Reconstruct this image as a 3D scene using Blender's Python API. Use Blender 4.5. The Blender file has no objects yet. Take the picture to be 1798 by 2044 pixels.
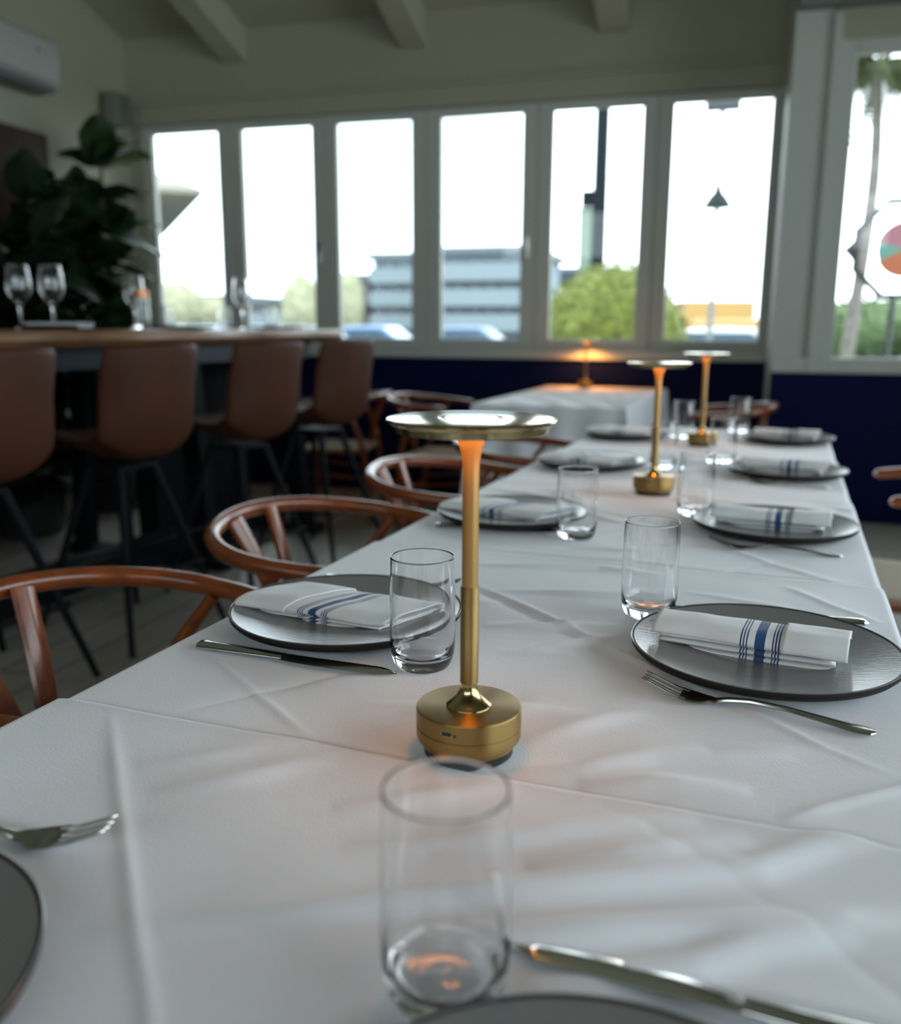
import bpy, bmesh, math, random
import numpy as np
from math import pi, sin, cos, radians, sqrt, atan2
from mathutils import Vector, Matrix, noise
random.seed(7); np.random.seed(7)
SC = bpy.context.scene
COL = SC.collection
# ------------------------------------------------------------------ camera
cam = bpy.data.cameras.new('camera'); camo = bpy.data.objects.new('camera', cam); COL.objects.link(camo)
cam.sensor_fit = 'HORIZONTAL'; cam.sensor_width = 36.0; cam.lens = 1800/1798*36
camo.matrix_world = Matrix.Translation((0, 0, 1.10)) @ Matrix.Rotation(radians(16), 4, 'Z') @ Matrix.Rotation(radians(90-11.65), 4, 'X') @ Matrix.Rotation(radians(.25), 4, 'Z')
cam.clip_start = .05; cam.clip_end = 500
cam.dof.use_dof = True; cam.dof.focus_distance = .90; cam.dof.aperture_fstop = 3.9
SC.camera = camo
# ------------------------------------------------------------------ view, world, lights
vs = SC.view_settings
SC.display_settings.display_device = 'sRGB'
vs.view_transform = 'Standard'; vs.look = 'None'; vs.gamma = 1; vs.use_curve_mapping = False
vs.exposure = 0.12
SKY = 5.6
w = bpy.data.worlds.new('world'); SC.world = w; w.use_nodes = True
nt = w.node_tree; nt.nodes.clear()
tc = nt.nodes.new('ShaderNodeTexCoord')
nz = nt.nodes.new('ShaderNodeTexNoise'); nz.inputs['Scale'].default_value = 3.2; nz.inputs['Detail'].default_value = 3
cr = nt.nodes.new('ShaderNodeValToRGB')
cr.color_ramp.elements[0].position = .50; cr.color_ramp.elements[0].color = (1, 1, 1, 1)
cr.color_ramp.elements[1].position = .78; cr.color_ramp.elements[1].color = (.17, .27, .32, 1)
nt.links.new(tc.outputs['Generated'], nz.inputs['Vector']); nt.links.new(nz.outputs['Fac'], cr.inputs['Fac'])
tint = nt.nodes.new('ShaderNodeMix'); tint.data_type = 'RGBA'; tint.blend_type = 'MULTIPLY'; tint.inputs[0].default_value = 1
tint.inputs[7].default_value = (.88, .97, 1.06, 1)
nt.links.new(cr.outputs['Color'], tint.inputs[6])
bg = nt.nodes.new('ShaderNodeBackground'); bg.inputs['Strength'].default_value = SKY
ow = nt.nodes.new('ShaderNodeOutputWorld')
nt.links.new(tint.outputs[2], bg.inputs['Color']); nt.links.new(bg.outputs[0], ow.inputs[0])

def portal(name, loc, sx, sy, normal):
    l = bpy.data.lights.new(name, 'AREA'); l.shape = 'RECTANGLE'; l.size = sx; l.size_y = sy; l.cycles.is_portal = True
    o = bpy.data.objects.new(name, l); COL.objects.link(o); o.location = loc
    o.rotation_mode = 'QUATERNION'; o.rotation_quaternion = Vector(normal).to_track_quat('-Z', 'Y')
    return o
portal('portal_front', (-1.75, 5.9, 1.7), 4.3, 1.5, (0, -1, 0))
portal('portal_front_right', (1.45, 5.4, 1.7), 1.8, 1.6, (0, -1, 0))
portal('portal_right', (2.75, 1.4, 1.55), 5.6, 2.0, (-1, 0, 0))
portal('portal_back', (-.6, -3.2, 2.5), 5.4, .7, (0, 1, 0))
cy = SC.cycles
cy.max_bounces = 12; cy.transmission_bounces = 12; cy.transparent_max_bounces = 16; cy.diffuse_bounces = 4
cy.caustics_reflective = True; cy.caustics_refractive = True; cy.sample_clamp_indirect = 6; cy.blur_glossy = .6
cy.use_denoising = True
try: cy.denoiser = 'OPENIMAGEDENOISE'
except Exception: pass

# ------------------------------------------------------------------ materials
def srgb(r, g, b):
    f = lambda c: c/12.92 if c <= .04045 else ((c+.055)/1.055)**2.4
    return (f(r/255), f(g/255), f(b/255), 1)
MATS = {}
def mat(name, col, rough=.5, metal=0, bump=0, bscale=60, var=0, vscale=4, stretch=(1, 1, 1), coat=0, spec=.5, emit=None, estr=0, trans=0, ior=1.5, aniso=0, detail=4):
    if name in MATS: return MATS[name]
    m = bpy.data.materials.new(name); m.use_nodes = True; n = m.node_tree; b = n.nodes['Principled BSDF']
    b.inputs['Base Color'].default_value = (*col[:3], 1); b.inputs['Roughness'].default_value = rough; b.inputs['Metallic'].default_value = metal
    b.inputs['Coat Weight'].default_value = coat; b.inputs['Coat Roughness'].default_value = .12
    b.inputs['Specular IOR Level'].default_value = spec; b.inputs['Transmission Weight'].default_value = trans; b.inputs['IOR'].default_value = ior
    if emit: b.inputs['Emission Color'].default_value = (*emit[:3], 1); b.inputs['Emission Strength'].default_value = estr
    if bump or var:
        t = n.nodes.new('ShaderNodeTexCoord'); mp = n.nodes.new('ShaderNodeMapping'); mp.inputs['Scale'].default_value = stretch
        n.links.new(t.outputs['Object'], mp.inputs['Vector'])
    if bump:
        z = n.nodes.new('ShaderNodeTexNoise'); z.inputs['Scale'].default_value = bscale; z.inputs['Detail'].default_value = detail
        bp = n.nodes.new('ShaderNodeBump'); bp.inputs['Strength'].default_value = bump; bp.inputs['Distance'].default_value = .002
        n.links.new(mp.outputs[0], z.inputs['Vector']); n.links.new(z.outputs['Fac'], bp.inputs['Height']); n.links.new(bp.outputs[0], b.inputs['Normal'])
    if var:
        z = n.nodes.new('ShaderNodeTexNoise'); z.inputs['Scale'].default_value = vscale; z.inputs['Detail'].default_value = 6
        r = n.nodes.new('ShaderNodeValToRGB'); r.color_ramp.elements[0].position = .3; r.color_ramp.elements[1].position = .7
        r.color_ramp.elements[0].color = tuple(c*(1-var) for c in col[:3])+(1,); r.color_ramp.elements[1].color = tuple(min(1, c*(1+var)) for c in col[:3])+(1,)
        n.links.new(mp.outputs[0], z.inputs['Vector']); n.links.new(z.outputs['Fac'], r.inputs['Fac']); n.links.new(r.outputs[0], b.inputs['Base Color'])
    if aniso:
        b.inputs['Anisotropic'].default_value = aniso
        tg = n.nodes.new('ShaderNodeTangent'); tg.direction_type = 'RADIAL'; tg.axis = 'Z'; n.links.new(tg.outputs[0], b.inputs['Tangent']); b.inputs['Anisotropic Rotation'].default_value = .25
    MATS[name] = m; return m
M_wall = mat('cream_wall_paint', (.33, .325, .235), .75, bump=.15, bscale=90)
M_ceil = mat('ceiling_paint', (.36, .355, .26), .8)
M_trim = mat('white_window_paint', (.46, .475, .43), .45)
M_navy = mat('navy_wainscot_paint', srgb(2, 12, 54), .65, spec=.12)
M_glass = mat('clear_glass', (1, 1, 1), 0, trans=1, ior=1.5)
M_amber = mat('amber_glass', (1, .62, .35), .02, trans=1, ior=1.45)
M_brass = mat('brushed_brass', (.34, .222, .082), .40, metal=1, aniso=.85, bump=.06, bscale=40, stretch=(1, 1, 40))
M_brasst = mat('brushed_brass_top', (.56, .46, .27), .13, metal=1, bump=.03, bscale=300)
M_brassd = mat('brass_flare', (.50, .38, .18), .16, metal=1)
M_rub = mat('black_rubber', (.012, .012, .013), .5)
M_wood = mat('walnut_chair_wood', (.21, .046, .007), .28, var=.35, vscale=9, stretch=(1, 6, 6), coat=.35)
M_cord = mat('paper_cord', (.34, .29, .21), .8, bump=.9, bscale=90, stretch=(1, 6, 1))
M_leath = mat('brown_leather', (.060, .017, .005), .6, spec=.25, var=.18, vscale=5, bump=.2, bscale=160)
M_black = mat('black_powder_metal', (.004, .0065, .009), .6, spec=.15)
M_slab = mat('slab_oak', (.22, .105, .045), .42, var=.5, vscale=3, stretch=(9, 1, 9), coat=.15)
M_steel = mat('polished_steel', (.56, .55, .53), .13, metal=1)
M_steeld = mat('satin_steel', (.50, .49, .46), .22, metal=1)
M_clay = mat('dark_stoneware', (.012, .0085, .007), .6, spec=.3)
M_leaf = mat('fig_leaf', (.013, .037, .009), .42, var=.5, vscale=8)
M_leafd = mat('dark_leaf', (.007, .020, .007), .5, var=.4, vscale=8)
M_bark = mat('bark', (.10, .065, .04), .85, var=.4, vscale=20)
M_ac = mat('white_plastic', (.38, .385, .37), .4)
M_dwood = mat('dark_brown_board', (.030, .012, .006), .8, var=.35, vscale=4, stretch=(1, 8, 1))
M_pot = mat('charcoal_pot', (.03, .03, .03), .6)

def floor_mat():
    m = bpy.data.materials.new('greyed_oak_planks'); m.use_nodes = True; n = m.node_tree; b = n.nodes['Principled BSDF']
    t = n.nodes.new('ShaderNodeTexCoord'); mp = n.nodes.new('ShaderNodeMapping'); mp.inputs['Rotation'].default_value = (0, 0, radians(90))
    br = n.nodes.new('ShaderNodeTexBrick'); br.inputs['Scale'].default_value = 1.0; br.inputs['Brick Width'].default_value = 1.5; br.inputs['Row Height'].default_value = .18
    br.inputs['Mortar Size'].default_value = .004; br.inputs['Color1'].default_value = (.50, .46, .39, 1); br.inputs['Color2'].default_value = (.40, .365, .31, 1); br.inputs['Mortar'].default_value = (.06, .05, .045, 1)
    ns = n.nodes.new('ShaderNodeTexNoise'); ns.inputs['Scale'].default_value = 6; mp2 = n.nodes.new('ShaderNodeMapping'); mp2.inputs['Scale'].default_value = (12, 1, 1)
    mx = n.nodes.new('ShaderNodeMix'); mx.data_type = 'RGBA'; mx.blend_type = 'MULTIPLY'; mx.inputs[0].default_value = .5
    n.links.new(t.outputs['Object'], mp.inputs[0]); n.links.new(mp.outputs[0], br.inputs['Vector'])
    n.links.new(t.outputs['Object'], mp2.inputs[0]); n.links.new(mp2.outputs[0], ns.inputs['Vector'])
    n.links.new(br.outputs['Color'], mx.inputs[6]); n.links.new(ns.outputs['Color'], mx.inputs[7]); n.links.new(mx.outputs[2], b.inputs['Base Color'])
    b.inputs['Roughness'].default_value = .42
    return m
def cloth_mat():
    m = bpy.data.materials.new('white_linen'); m.use_nodes = True; n = m.node_tree; b = n.nodes['Principled BSDF']
    b.inputs['Base Color'].default_value = (.80, .815, .855, 1); b.inputs['Roughness'].default_value = .75; b.inputs['Sheen Weight'].default_value = .25
    b.inputs['Specular IOR Level'].default_value = .3
    t = n.nodes.new('ShaderNodeTexCoord'); z = n.nodes.new('ShaderNodeTexNoise'); z.inputs['Scale'].default_value = 420; z.inputs['Detail'].default_value = 2
    z2 = n.nodes.new('ShaderNodeTexNoise'); z2.inputs['Scale'].default_value = 30; z2.inputs['Detail'].default_value = 4
    ad = n.nodes.new('ShaderNodeMath'); ad.operation = 'MULTIPLY_ADD'; ad.inputs[1].default_value = 1.6
    bp = n.nodes.new('ShaderNodeBump'); bp.inputs['Strength'].default_value = .35; bp.inputs['Distance'].default_value = .0009
    n.links.new(t.outputs['Object'], z.inputs['Vector']); n.links.new(t.outputs['Object'], z2.inputs['Vector'])
    n.links.new(z2.outputs['Fac'], ad.inputs[0]); n.links.new(z.outputs['Fac'], ad.inputs[2]); n.links.new(ad.outputs[0], bp.inputs['Height']); n.links.new(bp.outputs[0], b.inputs['Normal'])
    return m
def napkin_mat():
    m = bpy.data.materials.new('striped_napkin_cotton'); m.use_nodes = True; n = m.node_tree; b = n.nodes['Principled BSDF']
    b.inputs['Roughness'].default_value = .85; b.inputs['Sheen Weight'].default_value = .2
    uv = n.nodes.new('ShaderNodeUVMap'); sp = n.nodes.new('ShaderNodeSeparateXYZ'); n.links.new(uv.outputs[0], sp.inputs[0])
    # stripes by distance from the stripe centre (u in metres)
    ramp = n.nodes.new('ShaderNodeValToRGB'); ramp.color_ramp.interpolation = 'CONSTANT'
    mr = n.nodes.new('ShaderNodeMapRange'); mr.inputs['From Min'].default_value = -.03; mr.inputs['From Max'].default_value = .03
    n.links.new(sp.outputs[0], mr.inputs['Value']); n.links.new(mr.outputs[0], ramp.inputs['Fac'])
    W = (.80, .81, .82, 1); B = (.016, .070, .225, 1)
    st = [(-.0195, -.0180), (-.0165, -.0150), (-.0135, -.0120), (-.0050, .0050), (.0120, .0135), (.0150, .0165), (.0180, .0195)]
    els = ramp.color_ramp.elements; els[0].position = 0; els[0].color = W; els[1].position = 1; els[1].color = W
    for a, c in st:
        e = els.new((a+.03)/.06); e.color = B
        e = els.new((c+.03)/.06); e.color = W
    n.links.new(ramp.outputs[0], b.inputs['Base Color'])
    t = n.nodes.new('ShaderNodeTexCoord'); z = n.nodes.new('ShaderNodeTexNoise'); z.inputs['Scale'].default_value = 500
    bp = n.nodes.new('ShaderNodeBump'); bp.inputs['Strength'].default_value = .3; bp.inputs['Distance'].default_value = .0006
    n.links.new(t.outputs['Object'], z.inputs['Vector']); n.links.new(z.outputs['Fac'], bp.inputs['Height']); n.links.new(bp.outputs[0], b.inputs['Normal'])
    return m
def glaze_mat():
    m = bpy.data.materials.new('grey_glaze'); m.use_nodes = True; n = m.node_tree; b = n.nodes['Principled BSDF']
    b.inputs['Base Color'].default_value = (.18, .18, .175, 1); b.inputs['Roughness'].default_value = .2; b.inputs['Specular IOR Level'].default_value = .75
    t = n.nodes.new('ShaderNodeTexCoord'); mp = n.nodes.new('ShaderNodeMapping'); mp.inputs['Scale'].default_value = (60, 260, 60); mp.inputs['Rotation'].default_value = (0, 0, .6)
    z = n.nodes.new('ShaderNodeTexNoise'); z.inputs['Scale'].default_value = 1; z.inputs['Detail'].default_value = 5
    bp = n.nodes.new('ShaderNodeBump'); bp.inputs['Strength'].default_value = .35; bp.inputs['Distance'].default_value = .0006
    n.links.new(t.outputs['Object'], mp.inputs[0]); n.links.new(mp.outputs[0], z.inputs['Vector']); n.links.new(z.outputs['Fac'], bp.inputs['Height']); n.links.new(bp.outputs[0], b.inputs['Normal'])
    return m
def knurl_mat():
    m = bpy.data.materials.new('knurled_brass'); m.use_nodes = True; n = m.node_tree; b = n.nodes['Principled BSDF']
    b.inputs['Base Color'].default_value = (.33, .212, .08, 1); b.inputs['Metallic'].default_value = 1; b.inputs['Roughness'].default_value = .38
    t = n.nodes.new('ShaderNodeTexCoord'); wv = n.nodes.new('ShaderNodeTexWave'); wv.bands_direction = 'Z'; wv.inputs['Scale'].default_value = 190
    bp = n.nodes.new('ShaderNodeBump'); bp.inputs['Strength'].default_value = .4; bp.inputs['Distance'].default_value = .0005
    n.links.new(t.outputs['Object'], wv.inputs['Vector']); n.links.new(wv.outputs['Fac'], bp.inputs['Height']); n.links.new(bp.outputs[0], b.inputs['Normal'])
    return m
def pane_mat():
    m = bpy.data.materials.new('window_pane_glass'); m.use_nodes = True; n = m.node_tree; n.nodes.clear()
    o = n.nodes.new('ShaderNodeOutputMaterial'); tr = n.nodes.new('ShaderNodeBsdfTransparent'); gl = n.nodes.new('ShaderNodeBsdfGlossy'); gl.inputs['Roughness'].default_value = .01
    tr.inputs['Color'].default_value = (.95, .97, .96, 1)
    f = n.nodes.new('ShaderNodeFresnel'); f.inputs['IOR'].default_value = 1.35; mx = n.nodes.new('ShaderNodeMixShader')
    n.links.new(f.outputs[0], mx.inputs[0]); n.links.new(tr.outputs[0], mx.inputs[1]); n.links.new(gl.outputs[0], mx.inputs[2]); n.links.new(mx.outputs[0], o.inputs[0])
    return m
M_floor = floor_mat(); M_cloth = cloth_mat(); M_nap = napkin_mat(); M_glaze = glaze_mat(); M_knurl = knurl_mat(); M_pane = pane_mat()
M_stem = mat('satin_brass_stem', (.50, .30, .10), .42, metal=.6, bump=.05, bscale=40, stretch=(1, 1, 40))
M_led = mat('warm_led_diffuser', (.9, .8, .6), .5, emit=(1, .34, .05), estr=30)

# ------------------------------------------------------------------ geometry helpers
class MB:
    def __init__(s): s.v = []; s.f = []; s.uv = {}
    def add(s, vs, fs):
        k = len(s.v); s.v += [tuple(v) for v in vs]; s.f += [tuple(i+k for i in f) for f in fs]; return s
    def box(s, x0, x1, y0, y1, z0, z1):
        return s.add([(x0, y0, z0), (x1, y0, z0), (x1, y1, z0), (x0, y1, z0), (x0, y0, z1), (x1, y0, z1), (x1, y1, z1), (x0, y1, z1)],
                     [(0, 3, 2, 1), (4, 5, 6, 7), (0, 1, 5, 4), (1, 2, 6, 5), (2, 3, 7, 6), (3, 0, 4, 7)])
    def lathe(s, prof, seg=48, c=(0, 0, 0), closed=False):
        vs = []; fs = []; n = len(prof)
        for i in range(seg):
            a = 2*pi*i/seg
            for r, z in prof: vs.append((c[0]+r*cos(a), c[1]+r*sin(a), c[2]+z))
        for i in range(seg):
            j = (i+1) % seg
            for k in range(n-1): fs.append((i*n+k, j*n+k, j*n+k+1, i*n+k+1))
            if closed: fs.append((i*n+n-1, j*n+n-1, j*n, i*n))
        if not closed:
            if prof[0][0] > 1e-6: fs.append(tuple(i*n for i in reversed(range(seg))))
            if prof[-1][0] > 1e-6: fs.append(tuple(i*n+n-1 for i in range(seg)))
        return s.add(vs, fs)
    def tube(s, pts, rad, seg=12, flat=None, up=(0, 0, 1), cap=True):
        P = [Vector(p) for p in pts]; n = len(P)
        R = rad if isinstance(rad, (list, tuple)) else [rad]*n
        Fl = flat if isinstance(flat, (list, tuple)) else [flat or 1]*n
        vs = []; fs = []
        for i, p in enumerate(P):
            d = (P[min(i+1, n-1)]-P[max(i-1, 0)]).normalized()
            u = Vector(up)
            if abs(d.dot(u)) > .97: u = Vector((1, 0, 0))
            a = d.cross(u).normalized(); b = a.cross(d).normalized()
            for k in range(seg):
                t = 2*pi*k/seg; vs.append(p + a*(R[i]*cos(t)) + b*(R[i]*Fl[i]*sin(t)))
        for i in range(n-1):
            for k in range(seg):
                l = (k+1) % seg; fs.append((i*seg+k, i*seg+l, (i+1)*seg+l, (i+1)*seg+k))
        if cap:
            fs.append(tuple(reversed(range(seg)))); fs.append(tuple((n-1)*seg+k for k in range(seg)))
        return s.add(vs, fs)
    def grid(s, fn, nu, nv):
        vs = [fn(i/(nu-1), j/(nv-1)) for i in range(nu) for j in range(nv)]
        return s.add(vs, [(i*nv+j, (i+1)*nv+j, (i+1)*nv+j+1, i*nv+j+1) for i in range(nu-1) for j in range(nv-1)])
    def build(s, name, m, parent=None, smooth=True, bevel=0, solid=0, sub=0, uvs=None, offset=0, auto=35, recalc=True):
        me = bpy.data.meshes.new(name); me.from_pydata([tuple(v) for v in s.v], [], s.f); me.update()
        if uvs is not None:
            l = me.uv_layers.new(name='UVMap')
            for lp in me.loops: l.data[lp.index].uv = uvs[lp.vertex_index]
        if recalc:
            bm = bmesh.new(); bm.from_mesh(me); bmesh.ops.recalc_face_normals(bm, faces=bm.faces); bm.to_mesh(me); bm.free()
        me.materials.append(m)
        if smooth:
            me.polygons.foreach_set('use_smooth', [True]*len(me.polygons))
            if auto: 
                try: me.set_sharp_from_angle(angle=radians(auto))
                except Exception: pass
        o = bpy.data.objects.new(name, me); COL.objects.link(o)
        if parent: o.parent = parent
        if solid: k = o.modifiers.new('solid', 'SOLIDIFY'); k.thickness = solid; k.offset = offset
        if bevel: k = o.modifiers.new('bevel', 'BEVEL'); k.width = bevel; k.segments = 3; k.limit_method = 'ANGLE'; k.angle_limit = radians(40)
        if sub: k = o.modifiers.new('sub', 'SUBSURF'); k.levels = sub; k.render_levels = sub
        return o
def cat(pts, n=8):
    P = [np.array(p, float) for p in pts]; P = [2*P[0]-P[1]]+P+[2*P[-1]-P[-2]]; out = []
    for i in range(1, len(P)-2):
        for k in range(n):
            t = k/n; a, b, c, d = P[i-1:i+3]
            out.append(.5*((2*b)+(-a+c)*t+(2*a-5*b+4*c-d)*t*t+(-a+3*b-3*c+d)*t**3))
    out.append(P[-2]); return [tuple(p) for p in out]
def tag(o, label, category, group=None, kind=None):
    o['label'] = label; o['category'] = category
    if group: o['group'] = group
    if kind: o['kind'] = kind
    return o
def empty(name, loc, rz, label, category, group=None, rx=0):
    o = bpy.data.objects.new(name, None); COL.objects.link(o); o.empty_display_size = .05
    o.location = loc; o.rotation_euler = (0, rx, rz)
    return tag(o, label, category, group)
def dup(o, loc, rz, label, group=None):
    c = o.copy(); COL.objects.link(c); c.location = loc; c.rotation_euler = (c.rotation_euler[0], c.rotation_euler[1], rz); c['label'] = label
    if group: c['group'] = group
    for ch in list(o.children):
        d = ch.copy(); COL.objects.link(d); d.parent = c
        for g in list(ch.children):
            e = g.copy(); COL.objects.link(e); e.parent = d
    return c
def struct(name, mb, m, **k):
    o = mb.build(name, m, smooth=k.pop('smooth', False), **k); o['kind'] = 'structure'; return o

# ------------------------------------------------------------------ the room
XL, YF, YR, XR = -3.93, 5.70, 5.20, 2.70   # left wall, window wall, right-hand window wall, right wall
PX = .30                                    # left side of the pier
ZC = lambda y: 2.97+.30*(YF-y)              # sloping ceiling
struct('floor', MB().box(XL-.1, XR+.1, -3.2, YF+.15, -.08, 0), M_floor)
def slope_box(x0, x1, y0, y1, dz0, dz1):
    b = MB(); b.add([(x0, y0, ZC(y0)+dz0), (x1, y0, ZC(y0)+dz0), (x1, y1, ZC(y1)+dz0), (x0, y1, ZC(y1)+dz0), (x0, y0, ZC(y0)+dz1), (x1, y0, ZC(y0)+dz1), (x1, y1, ZC(y1)+dz1), (x0, y1, ZC(y1)+dz1)],
                    [(0, 3, 2, 1), (4, 5, 6, 7), (0, 1, 5, 4), (1, 2, 6, 5), (2, 3, 7, 6), (3, 0, 4, 7)]); return b
struct('ceiling', slope_box(XL-.1, XR+.1, -3.2, YF+.15, 0, .1), M_ceil)
for i, x in enumerate((-3.10, -1.88, -.67, .55, 1.77)):
    struct('trim_%d' % (i+1), slope_box(x-.085, x+.085, -3.1, YF if x < PX-.1 else YR, -.205, 0), M_ceil, bevel=.008)
# window wall: above, below and beside the strip of folding windows
Z0, Z1 = .96, 2.42                          # opening of the folding windows
XW0, XW1 = -3.84, PX
wb = MB().box(XL, PX, YF, YF+.12, Z1, 3.0).box(XL, XW0, YF, YF+.12, .9, Z1).box(XL, PX, YF, YF+.12, 0, .9)
struct('wall_front', wb, M_wall)
struct('trim_6', MB().box(XW0-.06, PX, YF-.02, YF, Z1, Z1+.12).box(XW0-.06, PX, YF-.035, YF, Z1+.12, Z1+.145), M_wall, bevel=.003)
struct('trim_7', MB().box(XW0-.08, PX, YF-.045, YF+.10, .90, .96), M_trim, bevel=.004)
struct('trim_8', MB().box(XL+.002, PX, YF-.012, YF, 0, .90), M_navy)
def sash(n, x0, x1, y, z0, z1, gx0, gx1, gz0, gz1, handle):
    b = MB(); d0, d1 = y-.005, y+.05
    b.box(x0, gx0, d0, d1, z0, z1).box(gx1, x1, d0, d1, z0, z1).box(gx0, gx1, d0, d1, z0, gz0).box(gx0, gx1, d0, d1, gz1, z1)
    o = struct('window_%d' % n, b, M_trim, bevel=.006)
    # glazing bead with softened corners
    g = MB().box(gx0-.004, gx1+.004, y+.02, y+.026, gz0-.004, gz1+.004).build('pane', M_pane, o, smooth=False)
    if handle:
        h = MB().box(gx1+.035, gx1+.055, d0-.02, d0, z0+.55, z0+.68).box(gx1+.04, gx1+.05, d0-.035, d0-.02, z0+.55, z0+.60)
        h.build('window_handle', M_steeld, o, bevel=.003)
    return o
panes = [(-3.76, -3.262), (-3.085, -2.58), (-2.405, -1.90), (-1.705, -1.19), (-1.00, -.477), (-.298, .238)]
edges = [XW0]+[(panes[i][1]+panes[i+1][0])/2 for i in range(5)]+[PX-.002]
for i, (a, b) in enumerate(panes):
    sash(i+1, edges[i]+.0015, edges[i+1]-.0015, YF, Z0, Z1-.005, a, b, 1.022, 2.365, i in (1, 3))
struct('trim_12', (lambda b: [b.box(e-.02, min(e+.02, PX-.001), YF+.052, YF+.09, Z0, Z1-.002) for e in edges[:-1]+[PX-.02]] and b)(MB()), M_trim)
# right-hand part, standing nearer
RX0, RX1, RZ0, RZ1 = .60, 2.35, .945, 2.43
rb = MB().box(PX, RX0-.09, YR, YR+.12, .865, 3.13).box(RX0-.09, RX1+.09, YR, YR+.12, RZ1+.07, 3.13).box(RX1+.09, XR, YR, YR+.12, 0, 3.13)
rb.box(PX, RX1+.09, YR, YR+.12, 0, .865)
struct('wall_right_front', rb, M_wall)
struct('wall_pier', MB().box(PX-.004, PX+.02, YR+.12, YF, 0, 3.1).box(PX-.004, RX0-.125, YR-.012, YR, .865, 2.64), M_trim)
struct('trim_9', MB().box(RX0-.125, RX0-.085, YR-.035, YR, .865, 2.62).box(PX-.004, RX1+.1, YR-.03, YR, .865, .945), M_trim, bevel=.005)
struct('trim_10', MB().box(PX-.004, XR, YR-.12, YR-.001, 2.64, 2.80), mat('grey_beam_paint', (.16, .17, .17), .6), bevel=.005)
struct('trim_11', MB().box(PX, XR, YR-.012, YR, 0, .865), M_navy)
struct('baseboard_right', MB().box(.34, XR, 4.49, YR-.015, 0, .07), mat('pale_step', (.34, .33, .30), .6), bevel=.006)
b = MB(); d0, d1 = YR-.005, YR+.06
b.box(RX0-.085, RX0, d0, d1, RZ0-.03, RZ1+.07).box(RX1, RX1+.085, d0, d1, RZ0-.03, RZ1+.07).box(RX0, RX1, d0, d1, RZ0-.03, RZ0).box(RX0, RX1, d0, d1, RZ1, RZ1+.07)
o = struct('window_7', b, M_trim, bevel=.006)
MB().box(RX0-.004, RX1+.004, YR+.02, YR+.026, RZ0-.004, RZ1+.004).build('pane', M_pane, o, smooth=False)
struct('wall_left', MB().box(XL-.12, XL, -3.2, YF+.12, 0, 5.7), M_wall)
# right wall with a long run of glazing, back wall with an unseen high window band sized for the light it adds (both behind or beside the camera)
struct('wall_right', MB().box(XR, XR+.12, -3.2, -1.4, 0, 5.7).box(XR, XR+.12, 4.2, YR+.12, 0, 3.2).box(XR, XR+.12, -1.4, 4.2, 0, .55).box(XR, XR+.12, -1.4, 4.2, 2.55, 5.3), M_wall)
b = MB()
for k in range(5):
    y0 = -1.4+k*1.12; b.box(XR+.01, XR+.07, y0, y0+.06, .55, 2.55).box(XR+.01, XR+.07, y0+1.06, y0+1.12, .55, 2.55).box(XR+.01, XR+.07, y0, y0+1.12, .55, .62).box(XR+.01, XR+.07, y0, y0+1.12, 2.48, 2.55)
o = struct('window_8', b, M_trim); MB().box(XR+.03, XR+.036, -1.36, 4.16, .60, 2.50).build('pane', M_pane, o, smooth=False)
struct('wall_back', MB().box(XL-.1, XR+.1, -3.3, -3.2, 0, 2.1).box(XL-.1, XR+.1, -3.3, -3.2, 2.9, 5.9).box(XL-.1, -3.4, -3.3, -3.2, 2.1, 2.9).box(2.2, XR+.1, -3.3, -3.2, 2.1, 2.9), M_wall)
o = struct('window_9', MB().box(-3.4, 2.2, -3.28, -3.22, 2.1, 2.16).box(-3.4, 2.2, -3.28, -3.22, 2.84, 2.9).box(-3.4, -3.34, -3.28, -3.22, 2.16, 2.84).box(2.14, 2.2, -3.28, -3.22, 2.16, 2.84), M_trim)
MB().box(-3.34, 2.14, -3.255, -3.25, 2.16, 2.84).build('pane', M_pane, o, smooth=False)

# ------------------------------------------------------------------ the long table, in its own frame
TA = Vector((.0755, .99715)); TC = Vector((.99715, -.0755)); TR = -math.asin(.0755)   # along, across, rotation about z
ZT = .742
def T(u, v, z=ZT):
    return (-.165+TC.x*u+TA.x*v, 1+TC.y*u+TA.y*v, z)
def TL(u, v): return T(u, v)
tb = empty('dining_table', T(0, .5, 0), TR, 'long dining table hidden under overlapping white cloths', 'table')
MB().box(-.372, .372, -2.1, 1.84, .71, .738).build('tabletop', M_dwood, tb, bevel=.004)
for u in (-.2, .2):
    for v in (-1.9, -.6, .6, 1.7):
        MB().box(u-.03, u+.03, v-.03, v+.03, 0, .709).build('leg', M_black, tb, bevel=.004)
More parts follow.
